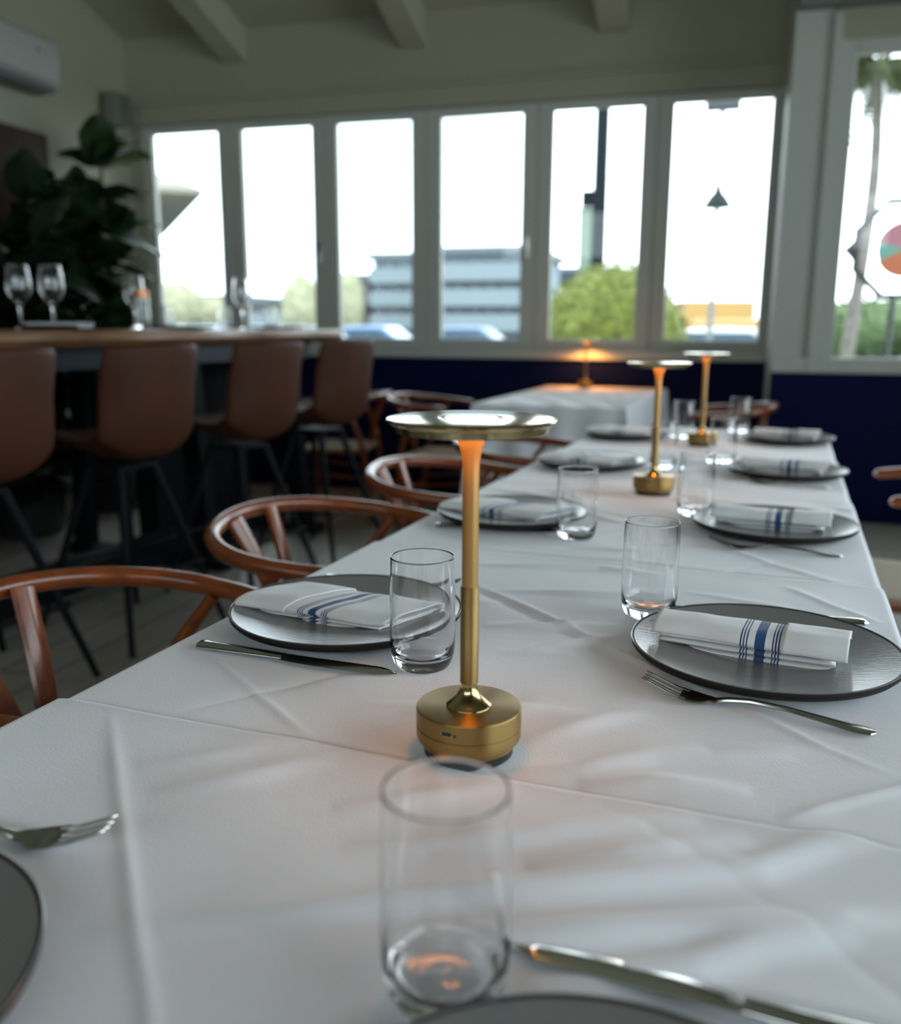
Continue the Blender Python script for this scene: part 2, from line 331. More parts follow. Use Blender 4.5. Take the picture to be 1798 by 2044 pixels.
# creases: (polyline in table coords, width, height, profile)
R_, S_ = 'ridge', 'soft'
CR = [([(-.32, -.368), (-.246, -.448), (-.157, -.543), (-.092, -.612), (-.041, -.664), (.06, -.80)], .0035, .0024, R_),
 ([(-.351, -.188), (-.245, -.263), (-.175, -.312), (-.119, -.353)], .0030, .0018, R_),
 ([(-.278, -.355), (-.242, -.308), (-.207, -.258), (-.162, -.196), (-.125, -.151)], .006, -.0016, R_),
 ([(-.148, .157), (-.002, .039), (.085, -.038), (.145, -.085), (.232, -.157), (.29, -.206), (.347, -.241)], .0045, .0028, R_),
 ([(-.155, .145), (-.01, .025), (.078, -.05)], .008, -.0018, R_),
 ([(.258, -.344), (.302, -.302), (.346, -.262), (.38, -.23)], .006, .003, R_),
 ([(.12, -.37), (.169, -.39), (.222, -.431), (.272, -.464), (.321, -.511), (.36, -.56)], .006, -.0007, R_),
 ([(-.229, -.446), (-.157, -.39), (-.105, -.366)], .014, .0016, S_), ([(-.192, -.474), (-.131, -.43), (-.081, -.366)], .014, .0018, S_),
 ([(-.12, -.62), (.029, -.535), (.11, -.494), (.182, -.451), (.241, -.419), (.286, -.372), (.338, -.335), (.38, -.31)], .013, .0034, S_),
 ([(-.05, -.45), (.066, -.368)], .014, .0018, S_), ([(.05, -.345), (.107, -.32), (.156, -.276), (.2, -.25)], .013, .0022, S_),
 ([(-.02, -.49), (.096, -.431), (.155, -.395), (.205, -.372)], .013, .0026, S_), ([(.103, -.469), (.177, -.423), (.24, -.385)], .013, .0028, S_),
 ([(0, -.60), (.135, -.53), (.217, -.49), (.272, -.464), (.328, -.43), (.38, -.40)], .013, .0030, S_),
 ([(.1, -.60), (.214, -.527), (.244, -.498), (.299, -.464), (.38, -.45)], .012, .0022, S_), ([(.11, -.345), (.163, -.323), (.237, -.310)], .012, .0022, S_),
 ([(-.39, .343), (0, .349), (.39, .341)], .007, -.0026, R_), ([(-.39, .36), (0, .366), (.39, .358)], .008, .0010, R_), ([(-.39, -.352), (.39, -.352)], .006, -.0014, R_), ([(-.39, 1.012), (.39, 1.012)], .008, -.0022, R_),
 ([(.048, -.287), (.104, -.223), (.139, -.186)], .013, .0020, S_), ([(-.1, -.33), (-.04, -.28), (.02, -.24), (.05, -.19)], .014, .0016, S_),
 ([(.125, .225), (.253, .192), (.331, .125)], .006, .002, R_), ([(.151, .315), (.209, .403), (.288, .492)], .005, -.0018, R_),
 ([(.252, .3), (.314, .22), (.37, .17)], .006, .002, R_), ([(.122, .555), (.252, .413), (.343, .335)], .006, .0022, R_),
 ([(-.111, .133), (.054, .173), (.12, .2)], .01, .0018, S_), ([(-.081, -.011), (.076, .049)], .010, .0018, S_), ([(-.013, -.075), (.081, .013)], .010, .0018, S_),
 ([(-.2, .25), (0, .3), (.1, .29)], .01, .002, S_), ([(0, .45), (.2, .55), (.36, .56)], .008, -.002, R_),
 ([(-.3, .95), (0, .90), (.3, .93)], .009, .002, S_), ([(-.1, .75), (.1, .62), (.2, .5)], .006, .002, R_), ([(-.38, .9), (-.1, .78)], .01, .002, S_)]
rs = np.random.RandomState(5)
for k in range(34):
    a = rs.uniform(-.36, .36), rs.uniform(.36, 2.25); th = rs.choice([.25, -.55, .8]) + rs.uniform(-.2, .2); L = rs.uniform(.12, .3)
    CR.append(([a, (a[0]+L*cos(th), a[1]+L*sin(th))], rs.uniform(.005, .011), rs.uniform(.0008, .0022)*rs.choice([1, -1]), S_))
for k in range(14):
    a = rs.uniform(-.3, .2), rs.uniform(-.3, .3); th = .5 + rs.uniform(-.25, .25); L = rs.uniform(.06, .16)
    CR.append(([a, (a[0]+L*cos(th), a[1]+L*sin(th))], rs.uniform(.008, .013), rs.uniform(.0006, .0013), S_))
def height(U, V, lo, hi):
    H = np.zeros_like(U)
    for pts, wd, h, kind in CR:
        if np.mean([p[1] for p in pts]) < lo-.02 or np.mean([p[1] for p in pts]) > hi+.02: continue
        P = np.array(pts); L = np.r_[0, np.cumsum(np.hypot(*(P[1:]-P[:-1]).T))]; best = np.full(U.shape, 9.); tt = np.zeros(U.shape)
        for i in range(len(P)-1):
            a, b = P[i], P[i+1]; d = b-a; l2 = d@d
            t = np.clip(((U-a[0])*d[0]+(V-a[1])*d[1])/l2, 0, 1); dd = np.hypot(U-a[0]-t*d[0], V-a[1]-t*d[1])
            m = dd < best; best[m] = dd[m]; tt[m] = (L[i]+t[m]*sqrt(l2))/L[-1]
        fade = np.clip(np.minimum(tt, 1-tt)*(5 if kind == R_ else 2.4), 0, 1)**.8
        prof = np.exp(-best/wd) if kind == R_ else np.exp(-(best/wd)**2)
        H += h*prof*fade*(1.5 if kind == R_ else 2.9)
    # broad slack of the cloth
    H += .0009*np.sin(U*17+V*9+1)*np.sin(V*13-U*6) + .00025*np.sin(U*41+V*33)*np.sin(V*29-U*23+2)
    return H
FLAT = [(u, v, .088) for u, v in [(-.236, -.056), (.236, -.013), (-.22, .59), (.235, .662), (-.222, 1.305), (.252, 1.335), (-.245, 1.985), (.252, 2.05), (-.228, -.738), (.2, -.728)]]+[(.0115, -.322, .03), (-.014, .95, .03), (.004, 1.86, .03)]+[(u, v, .022) for u, v in [(.0935, -.594), (-.097, -.157), (.099, .1), (-.078, .495), (.091, .76), (-.091, 1.34), (.09, 1.5), (-.095, 2.04), (.094, 2.275)]]
def tablecloth(v0, v1, lift, label, step, hw=.381, flare=.07, seed=1):
    nv = int((v1-v0)/step); top = list(np.linspace(-hw, hw, int(2*hw/step)))
    dr = [0, .002, .006, .012, .03, .06, .1, .14, .18, .22, .25]
    rows = [('l', d) for d in reversed(dr[1:])]+[('t', u) for u in top]+[('r', d) for d in dr[1:]]
    V = np.linspace(v0, v1, nv); U = np.array(top); GU, GV = np.meshgrid(U, V, indexing='ij')
    H = height(GU, GV, v0, v1); edge = np.clip((hw-np.abs(GU))/.02, 0, 1)
    for q in FLAT:
        H *= np.clip((np.hypot(GU-q[0], GV-q[1])-q[2])/.025, 0, 1)
    if lift > .003: H += .0026*np.exp(-(v1-GV)/.012)
    H = np.maximum(H*edge, -min(.0036, lift+.0008))
    vs = []
    for k, r in rows:
        for j, v in enumerate(V):
            if k == 't':
                i = int(round((r+hw)/(2*hw)*(len(top)-1))); vs.append(T(r, v, ZT+lift+H[i, j]))
            else:
                s = -1 if k == 'l' else 1; d = r
                wv = .5+.5*sin(v*19+seed*2+s)+.25*sin(v*47+seed)
                out = .004*(1-math.exp(-d/.004)) + (flare if s > 0 else .012)*(d/.25)**1.1*(.55+.45*wv)
                vs.append(T(s*(hw+out), v, ZT+lift-.0002-d))
    nr = len(rows); n = nv
    m = MB(); m.add(vs, [(i*n+j, (i+1)*n+j, (i+1)*n+j+1, i*n+j+1) for i in range(nr-1) for j in range(n-1)])
    o = m.build('tablecloth', M_cloth, solid=.0015, offset=1, auto=0)
    return tag(o, label, 'tablecloth', 'white cloths laid overlapping along the long table')
tablecloth(1.62, 2.34, .0002, 'white tablecloth over the far end of the long table', .008, hw=.375)
tablecloth(.99, 1.63, .0024, 'white tablecloth lying under the middle one of the three lamps in a row', .007, hw=.377)
tablecloth(.325, 1.00, .0046, 'wrinkled white tablecloth on the third stretch of the table from the far end', .005, hw=.379)
tablecloth(-.372, .335, .0068, 'white tablecloth under the sharp brass lamp and the two nearest folded napkins', .0034, hw=.381)
tablecloth(-1.0, -.362, .0092, 'white tablecloth nearest the camera, creased lengthwise, under the blurred tumbler', .0034, hw=.386)
def lift(v): return .0103 if v < -.362 else .0079 if v < .335 else .0057 if v < 1.0 else .0035 if v < 1.63 else .0013
def on(u, v, e=.0): return T(u, v, ZT+lift(v)+.0012+e)

# ------------------------------------------------------------------ brass lamps
def make_lamp(loc, label, power):
    r = empty('table_lamp', loc, 0, label, 'lamp', 'cordless brass table lamps')
    MB().lathe([(0, 0), (.0355, 0), (.037, .0015), (.037, .007), (0, .007)], 64).build('rubber_foot', M_rub, r)
    base = MB().lathe([(0, .007), (.036, .007), (.0385, .0085), (.0430, .0145), (.0436, .0165), (.0436, .0245), (.0430, .0248), (.0430, .0254), (.0436, .0257), (.0436, .0392), (.0430, .0402), (.042, .0405), (.010, .0405), (0, .0405)], 128).build('base', M_brass, r, auto=25)
    # charging port and button on the side facing the camera
    ang = radians(-112)
    def side(a, z, w, h, name, m):
        pts = []; R = .04375
        for k in range(20):
            t = 2*pi*k/20; cx = (w-h)/2*(1 if cos(t) > 0 else -1); pts.append((cx+h/2*cos(t), h/2*sin(t)))
        b = MB(); vs = [(R*cos(a+p/R), R*sin(a+p/R), z+q) for p, q in pts]+[((R-.002)*cos(a+p/R), (R-.002)*sin(a+p/R), z+q) for p, q in pts]
        n = len(pts); b.add(vs, [tuple(range(n))]+[(i, (i+1) % n, n+(i+1) % n, n+i) for i in range(n)])
        return b.build(name, m, base, smooth=False)
    side(radians(-99), .0325, .0100, .0042, 'port_rim', M_steeld)
    b = side(radians(-99), .0325, .0090, .0032, 'charging_port', M_rub); b.location = (cos(radians(-99))*.0002, sin(radians(-99))*.0002, 0)
    side(radians(-90.0), .0318, .0026, .0025, 'button', M_rub)
    fl = [(.0187, .0405), (.0187, .0412)]+[(.0062+.0118*(1-t)**2.2+.0004, .0415+.0185*t) for t in np.linspace(0, 1, 12)]
    MB().lathe([(0, .0405)]+fl+[(0, .060)], 64).build('collar', M_brassd, r, auto=60)
    MB().lathe([(0, .059), (.0071, .0595), (.0075, .060), (.0075, .1395), (.0072, .1400), (0, .1400)], 48).build('grip', M_knurl, r)
    st = [(0, .1398), (.0066, .1398), (.0066, .225)]+[(.0066+.0085*t**3, .225+.038*t) for t in np.linspace(.1, 1, 10)]+[(0, .2632)]
    MB().lathe(st, 48).build('stem', M_stem, r, auto=60)
    sh = MB().lathe([(.0155, .2630), (.050, .2625), (.0590, .2620), (.0600, .2622), (.0612, .2670), (.0648, .2688), (.0661, .2700), (.0664, .2712), (.0658, .2722), (.0640, .2726), (.0262, .2727), (.0258, .2722), (.0230, .2716), (.0218, .2719), (.0214, .2727), (0, .2727)], 128).build('lamp_shade', M_brasst, r, auto=30)
    MB().lathe([(.0158, .2612), (.026, .2612), (.026, .2621), (.0158, .2621)], 64, closed=True).build('light_diffuser', M_led, r)
    l = bpy.data.lights.new('lamp_glow', 'SPOT'); l.energy = power; l.color = (1, .34, .06); l.shadow_soft_size = .006; l.spot_size = radians(42); l.spot_blend = 1; l.use_shadow = True
    for a in (0,):
        lo = bpy.data.objects.new('lamp_glow', l); COL.objects.link(lo); lo.parent = r; lo.location = (.0, -.024, .257)
    r.scale = (1, 1, 1.025)
    return r
lamp1 = make_lamp(on(.0115, -.322), 'sharp nearest brass table lamp with a round disc top and wide base', .09)
dup(lamp1, on(-.014, .950), 0, 'second brass lamp from the camera on the long table, slightly blurred')
dup(lamp1, on(.004, 1.86), 0, 'farthest brass lamp standing on the long table')

# ------------------------------------------------------------------ tumblers
def make_tumbler(loc, label):
    r = empty('tumbler', loc, 0, label, 'glass', 'clear tumblers on the long table')
    H = .119
    out = [(0, .0006), (.018, .0004), (.022, .0004), (.0250, .0009), (.0272, .0026), (.0290, .0056), (.0308, .011), (.0321, .018), (.0327, .027), (.0329, .045), (.0326, .08), (.03185, H-.006), (.0318, H-.002), (.03178, H-.0009), (.0316, H-.0003)]
    inn = [(.0313, H), (.0308, H-.0003), (.03062, H-.0009), (.0306, H-.002), (.03068, H-.006), (.0313, .08), (.0316, .045), (.0313, .030), (.0303, .022), (.0285, .0170), (.0255, .0138), (.021, .0122), (.01, .0115), (0, .0114)]
    r.scale = (1.035, 1.035, 1)
    MB().lathe(out+inn, 72).build('glass_body', M_glass, r, auto=0)
    return r
tum = make_tumbler(on(.0935, -.594), 'large blurred empty tumbler closest to the camera')
for u, v, lb in [(-.097, -.157, 'clear tumbler just left of the sharp brass lamp, in front of the left plate'),
                 (.099, .100, 'clear tumbler beside the nearest right-hand plate, behind its left rim'),
                 (-.078, .487, 'blurred tumbler at the right rim of the second plate on the left side'),
                 (.091, .76, 'blurred tumbler right of the second lamp, at the second right-hand plate'),
                 (-.045, 1.34, 'blurred tumbler just behind the left of the second lamp base'),
                 (.09, 1.50, 'blurred tumbler beside the third right-hand plate, near the farthest lamp'),
                 (-.07, 2.04, 'tumbler left of the farthest lamp at the end of the table'),
                 (.094, 2.275, 'tumbler at the far table end, right of the farthest lamp')]:
    dup(tum, on(u, v), random.uniform(0, 3), lb)

# ------------------------------------------------------------------ plates
def make_plate(loc, label):
    r = empty('dinner_plate', loc, 0, label, 'plate', 'grey stoneware dinner plates on the long table')
    R = .1385
    bot = [(0, .0015), (.07, .0015), (.072, 0), (.077, 0), (.08, .0025), (.11, .0045), (.124, .0072), (.1335, .0110), (.1375, .0150), (R, .0190), (R-.0002, .0202)]
    MB().lathe(bot+[(R-.0016, .0206), (R-.004, .0196), (0, .006)], 128).build('underside', M_clay, r, auto=50)
    top = [(0, .0075), (.07, .0078), (.10, .0095), (.122, .0130), (.132, .0175), (.1366, .0203), (R-.0009, .0211), (R+.0001, .0204)]
    MB().lathe(top+[(R-.002, .0200), (0, .0065)], 128).build('glaze', M_glaze, r, auto=60)
    return r
plates = {}
PL = [('L2', -0.236, -0.056, 'grey plate with folded napkin behind the tumbler left of the sharp lamp'),
      ('R2', 0.236, -0.013, 'large sharp grey plate with a striped napkin at the right edge of the picture'),
      ('L3', -0.22, 0.59, 'blurred plate with striped napkin, second on the left side of the table'),
      ('R3', 0.235, 0.662, 'blurred plate with striped napkin, second on the right side of the table'),
      ('L4', -0.222, 1.305, 'blurred plate third on the left side, left of the second lamp'),
      ('R4', 0.252, 1.335, 'blurred plate third on the right side of the table'),
      ('L5', -0.245, 1.985, 'farthest plate on the left side of the table'),
      ('R5', 0.252, 2.05, 'farthest plate on the right side of the table'),
      ('L1', -0.228, -0.738, 'blurred plate cut by the left picture edge, beside the fork'),
      ('R1', 0.2, -0.728, 'blurred plate cut by the bottom picture edge, under the knife')]
p0 = None
for k, u, v, lb in PL:
    if p0 is None: p0 = make_plate(on(u, v), lb); p0.rotation_euler[2] = 0
    else: dup(p0, on(u, v), random.uniform(0, 6), lb)

# ------------------------------------------------------------------ napkins: a cloth ribbon folded back and forth
def ribbon(path, u0, u1, nu, wob, seed, th=.0011, stripe=0, skew=0, taper=None):
    """path: (v, z) points, swept along u; returns builder and uvs"""
    P = cat(path, 5); m = MB(); vs = []; uv = []
    s = [0]
    for i in range(1, len(P)): s.append(s[-1]+math.hypot(P[i][0]-P[i-1][0], P[i][1]-P[i-1][1]))
    for i in range(nu):
        t = i/(nu-1); u = u0+(u1-u0)*t
        for k, (v, z) in enumerate(P):
            q = Vector((u*22+seed, v*30+seed*2, s[k]*9))
            dz = noise.noise(q)*wob*min(1, z/.006); dv = noise.noise(q+Vector((9, 3, 7)))*wob*1.5
            e = 0
            if i in (0, nu-1): e = noise.noise(Vector((s[k]*40, seed, i)))*.0015
            vs.append((u+e+skew*v, v+dv, max(.0002, z+dz))); uv.append((u-stripe+skew*0, v))
    n = len(P)
    m.add(vs, [(i*n+k, (i+1)*n+k, (i+1)*n+k+1, i*n+k+1) for i in range(nu-1) for k in range(n-1)])
    return m, uv
def make_napkin(loc, rz, label, L=.205, stripe=.012, flap=(.028, .100), seed=3, skew=0, W=.036, ph=.0034, fh=.0155, wob=.0012):
    r = empty('napkin', loc, rz, label, 'napkin', 'folded striped napkins on the plates')
    # lower pile: thin layers folded back and forth
    z = .0012; path = [(W-.002, z)]
    for k in range(5):
        s = -1 if k % 2 == 0 else 1
        z2 = z+ph
        path += [(s*W*.5, z), (s*(W-.003), z+.0001), (s*(W+.0004), (z+z2)/2), (s*(W-.003), z2)]
        z = z2
    path += [(-.5*W, z)]
    m, uv = ribbon(path, -L/2+.004, L/2-.006, 40, wob, seed, stripe=stripe, skew=skew)
    m.build('lower_folds', M_nap, r, solid=.0012, uvs=uv, auto=0)
    # upper wrap: over the pile and down its front, ending on top of the pile's front folds
    zt = z+.0012
    path = [(W-.004, zt-.001), (W, zt+.0020), (W-.003, zt+.0050), (W*.3, zt+fh*.72), (-W*.35, zt+fh*.80), (-W*.72, zt+fh*.70), (-W+.001, zt+fh*.42), (-W-.0025, zt+fh*.12), (-W-.0020, zt-.0012), (-W+.004, zt-.0008), (-W+.012, zt+.0004)]
    m, uv = ribbon(path, -L/2-.004, L/2+.001, 44, .0022, seed+5, stripe=stripe, skew=skew)
    m.build('upper_fold', M_nap, r, solid=.0011, uvs=uv, auto=0)
    if flap:
        path = [(W+.001, zt-.001), (W+.003, zt+.0025), (W-.002, zt+.0072), (W*.3, zt+fh*.72+.0028), (-W*.35, zt+fh*.80+.003), (-W*.72-.001, zt+fh*.70+.003), (-W-.0025, zt+fh*.42+.001), (-W-.0062, zt+fh*.10), (-W-.0060, zt-.0022), (-W-.002, zt-.0034)]
        m, uv = ribbon(path, flap[0], flap[1], 24, .0018, seed+5, stripe=9, skew=skew)
        m.build('end_flap', M_nap, r, solid=.0014, uvs=uv, auto=0)
    return r
def onp(u, v): return on(u, v, .0086)
nR = make_napkin(onp(.222, -.012), TR-radians(6), 'sharp folded napkin with blue stripes on the large right-hand plate', seed=3, flap=(.036, .098), stripe=.014, L=.186, W=.033)
nL = make_napkin(onp(-.233, -.058), TR-radians(3), 'folded napkin with slanting blue stripes on the plate left of the sharp lamp', seed=11, flap=(-.107, -.035), stripe=-.002, skew=.42, L=.185, W=.044, ph=.0021, fh=.009)
for (k, u, v, lb), nl in zip(PL[2:8], ['blurred striped napkin on the second plate of the left side', 'blurred striped napkin on the second plate of the right side', 'blurred striped napkin on the third plate of the left side',
                             'blurred striped napkin on the third plate of the right side', 'blurred napkin on the farthest plate of the left side', 'blurred napkin on the farthest plate of the right side']):
    src = nL if k[0] == 'L' else nR
    dup(src, onp(u-.005*(k[0] == 'R'), v-.004), TR-radians(random.uniform(0, 8)), nl)

# ------------------------------------------------------------------ cutlery
def make_knife(p, q, label):
    L = math.hypot(q[0]-p[0], q[1]-p[1]); ang = atan2(q[1]-p[1], q[0]-p[0])
    r = empty('table_knife', p, ang, label, 'knife', 'table knives')
    h = L*.46
    # handle (butt at 0)
    xs = np.linspace(0, h, 18); m = MB()
    pts = [(x, 0, .0048) for x in xs]
    rad = [.0001+.0098*(1-abs(1-min(x/.010, 1))**2.2)**.45*(1-.38*(x/h)) for x in xs]
    m.tube(pts, rad, 16, flat=[.46]*18); m.build('handle', M_steel, r)
    # blade: wedge profile, belly rising to a rounded tip
    m = MB(); vs = []; n = 22
    for i, t in enumerate(np.linspace(0, 1, n)):
        x = h-.002+(L-h+.002)*t; up = .0074+.0024*t; lo = -.0074-.0052*sin(pi*min(t*1.1, 1)**.8)*.6
        if t > .8: k = (t-.8)/.2; up = up*(1-k**2)+lo*0*k; lo = lo*(1-k**3)
        vs += [(x, up, .0050), (x, (up+lo)/2+.001, .0062), (x, lo, .0036), (x, (up+lo)/2, .0034)]
    fs = [(i*4+a, (i+1)*4+a, (i+1)*4+(a+1) % 4, i*4+(a+1) % 4) for i in range(n-1) for a in range(4)]+[(3, 2, 1, 0), tuple((n-1)*4+k for k in range(4))]
    m.add(vs, fs); m.build('blade', M_steel, r, auto=25)
    return r
def make_fork(p, q, label):
    """p: tine tips, q: butt of the handle"""
    L = math.hypot(q[0]-p[0], q[1]-p[1]); ang = atan2(q[1]-p[1], q[0]-p[0])
    r = empty('fork', p, ang, label, 'fork', 'table forks')
    S = L/.205
    zc = lambda x: np.interp(x/S, [0, .012, .03, .045, .056, .066, .08, .10, .13, .16, .185, .205], [.0165, .0118, .0055, .0024, .0020, .0036, .0072, .0098, .0090, .0058, .0030, .0022])
    hw = lambda x: np.interp(x/S, [.036, .046, .055, .063, .072, .09, .13, .17, .190, .200, .2045, .205], [.0122, .0125, .0110, .0065, .0034, .0026, .0034, .0060, .0078, .0072, .0035, .0015])
    th = lambda x: np.interp(x/S, [.036, .06, .075, .1, .205], [.0012, .0018, .0022, .0020, .0014])
    m = MB(); xs = [x*S for x in np.linspace(.036, .205, 44)]; vs = []; fs = []; n = 10
    for x in xs:
        for k in range(n):
            t = 2*pi*k/n; bowl = (.0016*(sin(t)*0+abs(cos(t))**2) if x/S < .066 else 0)
            vs.append((x, 1.18*hw(x)*cos(t), zc(x)+1.25*th(x)*sin(t)+bowl))
    for i in range(len(xs)-1):
        for k in range(n): fs.append((i*n+k, i*n+(k+1) % n, (i+1)*n+(k+1) % n, (i+1)*n+k))
    fs += [tuple(reversed(range(n))), tuple((len(xs)-1)*n+k for k in range(n))]
    m.add(vs, fs); m.build('handle', M_steeld, r)
    for y in (-.0104, -.0035, .0035, .0104):
        xt = [x*S for x in np.linspace(0, .042, 14)]
        pts = [(x, y*(.92+.08*x/S/.042), zc(x)+(.0016*(y/.0122)**2)) for x in xt]
        MB().tube(pts, [.0008]+[.0014+.0006*i/13 for i in range(1, 14)], 8, flat=[.8]*14).build('tine', M_steel, r)
    return r
def J(u, v): return on(u, v)
kn = [((-.351, -.196), (-.110, -.196), 'sharp table knife in front of the left plate, blade tip by the tumbler'),
      ((.352, .150), (.118, .135), 'knife behind the large right-hand plate, only its handle end showing'),
      ((-.332, .474), (-.108, .512), 'blurred knife in front of the second plate on the left side'),
      ((.350, -.556), (.115, -.550), 'large blurred knife along the bottom right picture edge')]
k0 = None
for a, b, lb in kn: make_knife(J(*a), J(*b), lb)
fk = [((.130, -.142), (.335, -.168), 'sharp fork in front of the large right-hand plate'),
      ((-.150, .105), (-.355, .112), 'fork behind the left plate, its tines showing past the tumbler'),
      ((.137, .505), (.340, .508), 'blurred fork in front of the second right-hand plate'),
      ((.152, 1.195), (.345, 1.17), 'blurred fork in front of the third right-hand plate'),
      ((-.165, -.545), (-.362, -.600), 'blurred fork at the left picture edge beside the cut plate')]
for a, b, lb in fk: make_fork(J(*a), J(*b), lb)

# ------------------------------------------------------------------ wishbone chairs (local +x is the front)
def make_chair(loc, rz, label):
    r = empty('wishbone_chair', loc, rz, label, 'chair', 'wishbone armchairs'); r.scale = (.93, .97, .968)
    tips = [(.075, .236, .698), (.03, .250, .702), (-.05, .266, .708), (-.14, .268, .715), (-.22, .240, .724), (-.285, .180, .734), (-.322, .095, .742), (-.334, 0, .745)]
    pts = cat(tips+[(x, -y, z) for x, y, z in reversed(tips[:-1])], 5)
    n = len(pts); rad = [.0165+.0075*max(0, 1-min(i, n-1-i)/12)**1 if min(i, n-1-i) > 1 else (.010 if min(i, n-1-i) == 0 else .020) for i in range(n)]
    fl = [.62+.38*min(1, min(i, n-1-i)/14) for i in range(n)]
    MB().tube(pts, rad, 14, flat=fl).build('armrail', M_wood, r)
    for s in (1, -1):
        lg = cat([(-.245, s*.185, 0), (-.235, s*.195, .20), (-.215, s*.205, .40), (-.192, s*.215, .50), (-.150, s*.235, .61), (-.088, s*.256, .70)], 5)
        k = len(lg); MB().tube(lg, [.011+.008*sin(pi*min(i/k*1.15, 1)) for i in range(k)], 12).build('leg', M_wood, r)
        MB().tube([(.20, s*.235, 0), (.20, s*.235, .2), (.195, s*.232, .44)], [.011, .017, .015], 12).build('leg', M_wood, r)
        MB().tube([(.197, s*.234, .30), (-.225, s*.2, .26)], .008, 8).build('stretcher', M_wood, r)
        MB().tube([(.195, s*.228, .425), (-.21, s*.19, .415)], .013, 10).build('seat_rail', M_wood, r)
    MB().tube([(.197, -.232, .24), (.197, .232, .24)], .009, 8).build('stretcher', M_wood, r)
    MB().tube([(-.232, -.195, .22), (-.232, .195, .22)], .009, 8).build('stretcher', M_wood, r)
    # Y-shaped splat
    m = MB()
    stem = cat([(-.200, 0, .40), (-.213, 0, .47), (-.222, 0, .51)], 4); m.tube(stem, [.022-.004*i/len(stem) for i in range(len(stem))], 10, flat=[.35]*len(stem), up=(1, 0, 0))
    for s in (1, -1):
        br = cat([(-.212, s*.012, .47), (-.232, s*.028, .55), (-.262, s*.047, .64), (-.308, s*.070, .742)], 4)
        m.tube(br, [.020+.004*i/len(br) for i in range(len(br))], 10, flat=[.45]*len(br), up=(1, 0, 0))
    m.build('splat', M_wood, r)
    def seat(a, b):
        x = -.215+.42*a; hw = .192+.045*a; y = (b*2-1)*hw
        return (x, y, .432-.012*sin(pi*a)*sin(pi*b)+.006*(abs(b*2-1) > .97))
    MB().grid(seat, 14, 14).build('seat', M_cord, r, solid=.018, offset=-1)
    return r
def chair_at(u_tip, v, side):
    """chair origin for arm tips reaching across-coordinate u_tip"""
    x = u_tip-.075 if side < 0 else u_tip+.075
    return T(x, v, 0), (TR if side < 0 else TR+pi)
loc, rz = chair_at(-.435, -.072, -1); ch = make_chair(loc, rz, 'wooden wishbone chair nearest the camera at the left table edge')
for u, v, s, lb in [(-.415, .585, -1, 'second wishbone chair from the camera on the left side of the long table'),
                    (-.418, 1.285, -1, 'third wishbone chair from the camera on the left side of the long table'),
                    (-.425, 1.98, -1, 'fourth wishbone chair on the left of the long table, mostly behind the lamp disc')]:
    loc, rz = chair_at(u, v, s); dup(ch, loc, rz, lb)
loc, rz = chair_at(.495, 1.70, 1); dup(ch, loc, rz, 'wishbone chair at the right picture edge, only its arm ends showing')
dup(ch, (-1.37, 4.72, 0), TR, 'wishbone chair at the left side of the small cloth-covered table by the window')
dup(ch, (.0, 4.76, 0), TR+pi, 'wishbone chair right of the small table, behind the rear tumblers')
dup(ch, (-2.08, 4.86, 0), pi+.15, 'wishbone chair between the bar table end and the navy wall')

# ------------------------------------------------------------------ small table by the window
st = empty('small_table', (-.675, 4.87, 0), TR, 'small table by the window hidden under a long white cloth', 'table')
MB().box(-.355, .355, -.715, .715, .71, .735).build('tabletop', M_dwood, st, bevel=.004)
MB().box(-.04, .04, -.04, .04, .02, .709).build('column', M_black, st)
MB().box(-.25, .25, -.25, .25, 0, .02).build('foot', M_black, st, bevel=.004)
def boxcloth(hx, hy, z, drop, flare):
    def ring(d, out, zz):
        pts = []
        N = 44
        for side in range(4):
            for k in range(N):
                t = k/N*2-1
                X, Y = [(t, -1), (1, t), (-t, 1), (-1, -t)][side]
                w = out*(.5+.5*sin(k*.55+side)) if d else 0
                x, y = X*hx, Y*hy
                nx, ny = [(0, -1), (1, 0), (0, 1), (-1, 0)][side]
                cr_ = max(0, abs(t)-.9)*10
                if cr_: nx, ny = nx+(X if abs(nx) < .5 else 0)*cr_, ny+(Y if abs(ny) < .5 else 0)*cr_
                pts.append((x+nx*(w+d*.002+cr_*out*.7), y+ny*(w+d*.002+cr_*out*.7), zz))
        return pts
    rings = [ring(0, 0, z)]+[ring(1, .004+flare*(i/10), z-.004-drop*i/10) for i in range(11)]
    m = MB(); n = len(rings[0]); vs = [p for r in rings for p in r]; fs = [tuple(range(n))]
    for i in range(len(rings)-1):
        for k in range(n): fs.append((i*n+k, (i+1)*n+k, (i+1)*n+(k+1) % n, i*n+(k+1) % n))
    m.add(vs, fs); return m
o = boxcloth(.36, .72, .7385, .66, .05).build('tablecloth', M_cloth, auto=40); o.location = (-.675, 4.87, 0); o.rotation_euler = (0, 0, TR)
tag(o, 'white cloth hanging to the floor over the small table by the window', 'tablecloth')
lw = dup(lamp1, (-.735, 5.50, .7392), 0, 'lit brass lamp on the small table by the window, glowing on the sill')
l = bpy.data.lights.new('lamp_beam', 'SPOT'); l.energy = 8; l.color = (1, .36, .07); l.shadow_soft_size = .012; l.spot_size = radians(150); l.spot_blend = .4
lo = bpy.data.objects.new('lamp_beam', l); COL.objects.link(lo); lo.parent = lw; lo.location = (0, .034, .258)

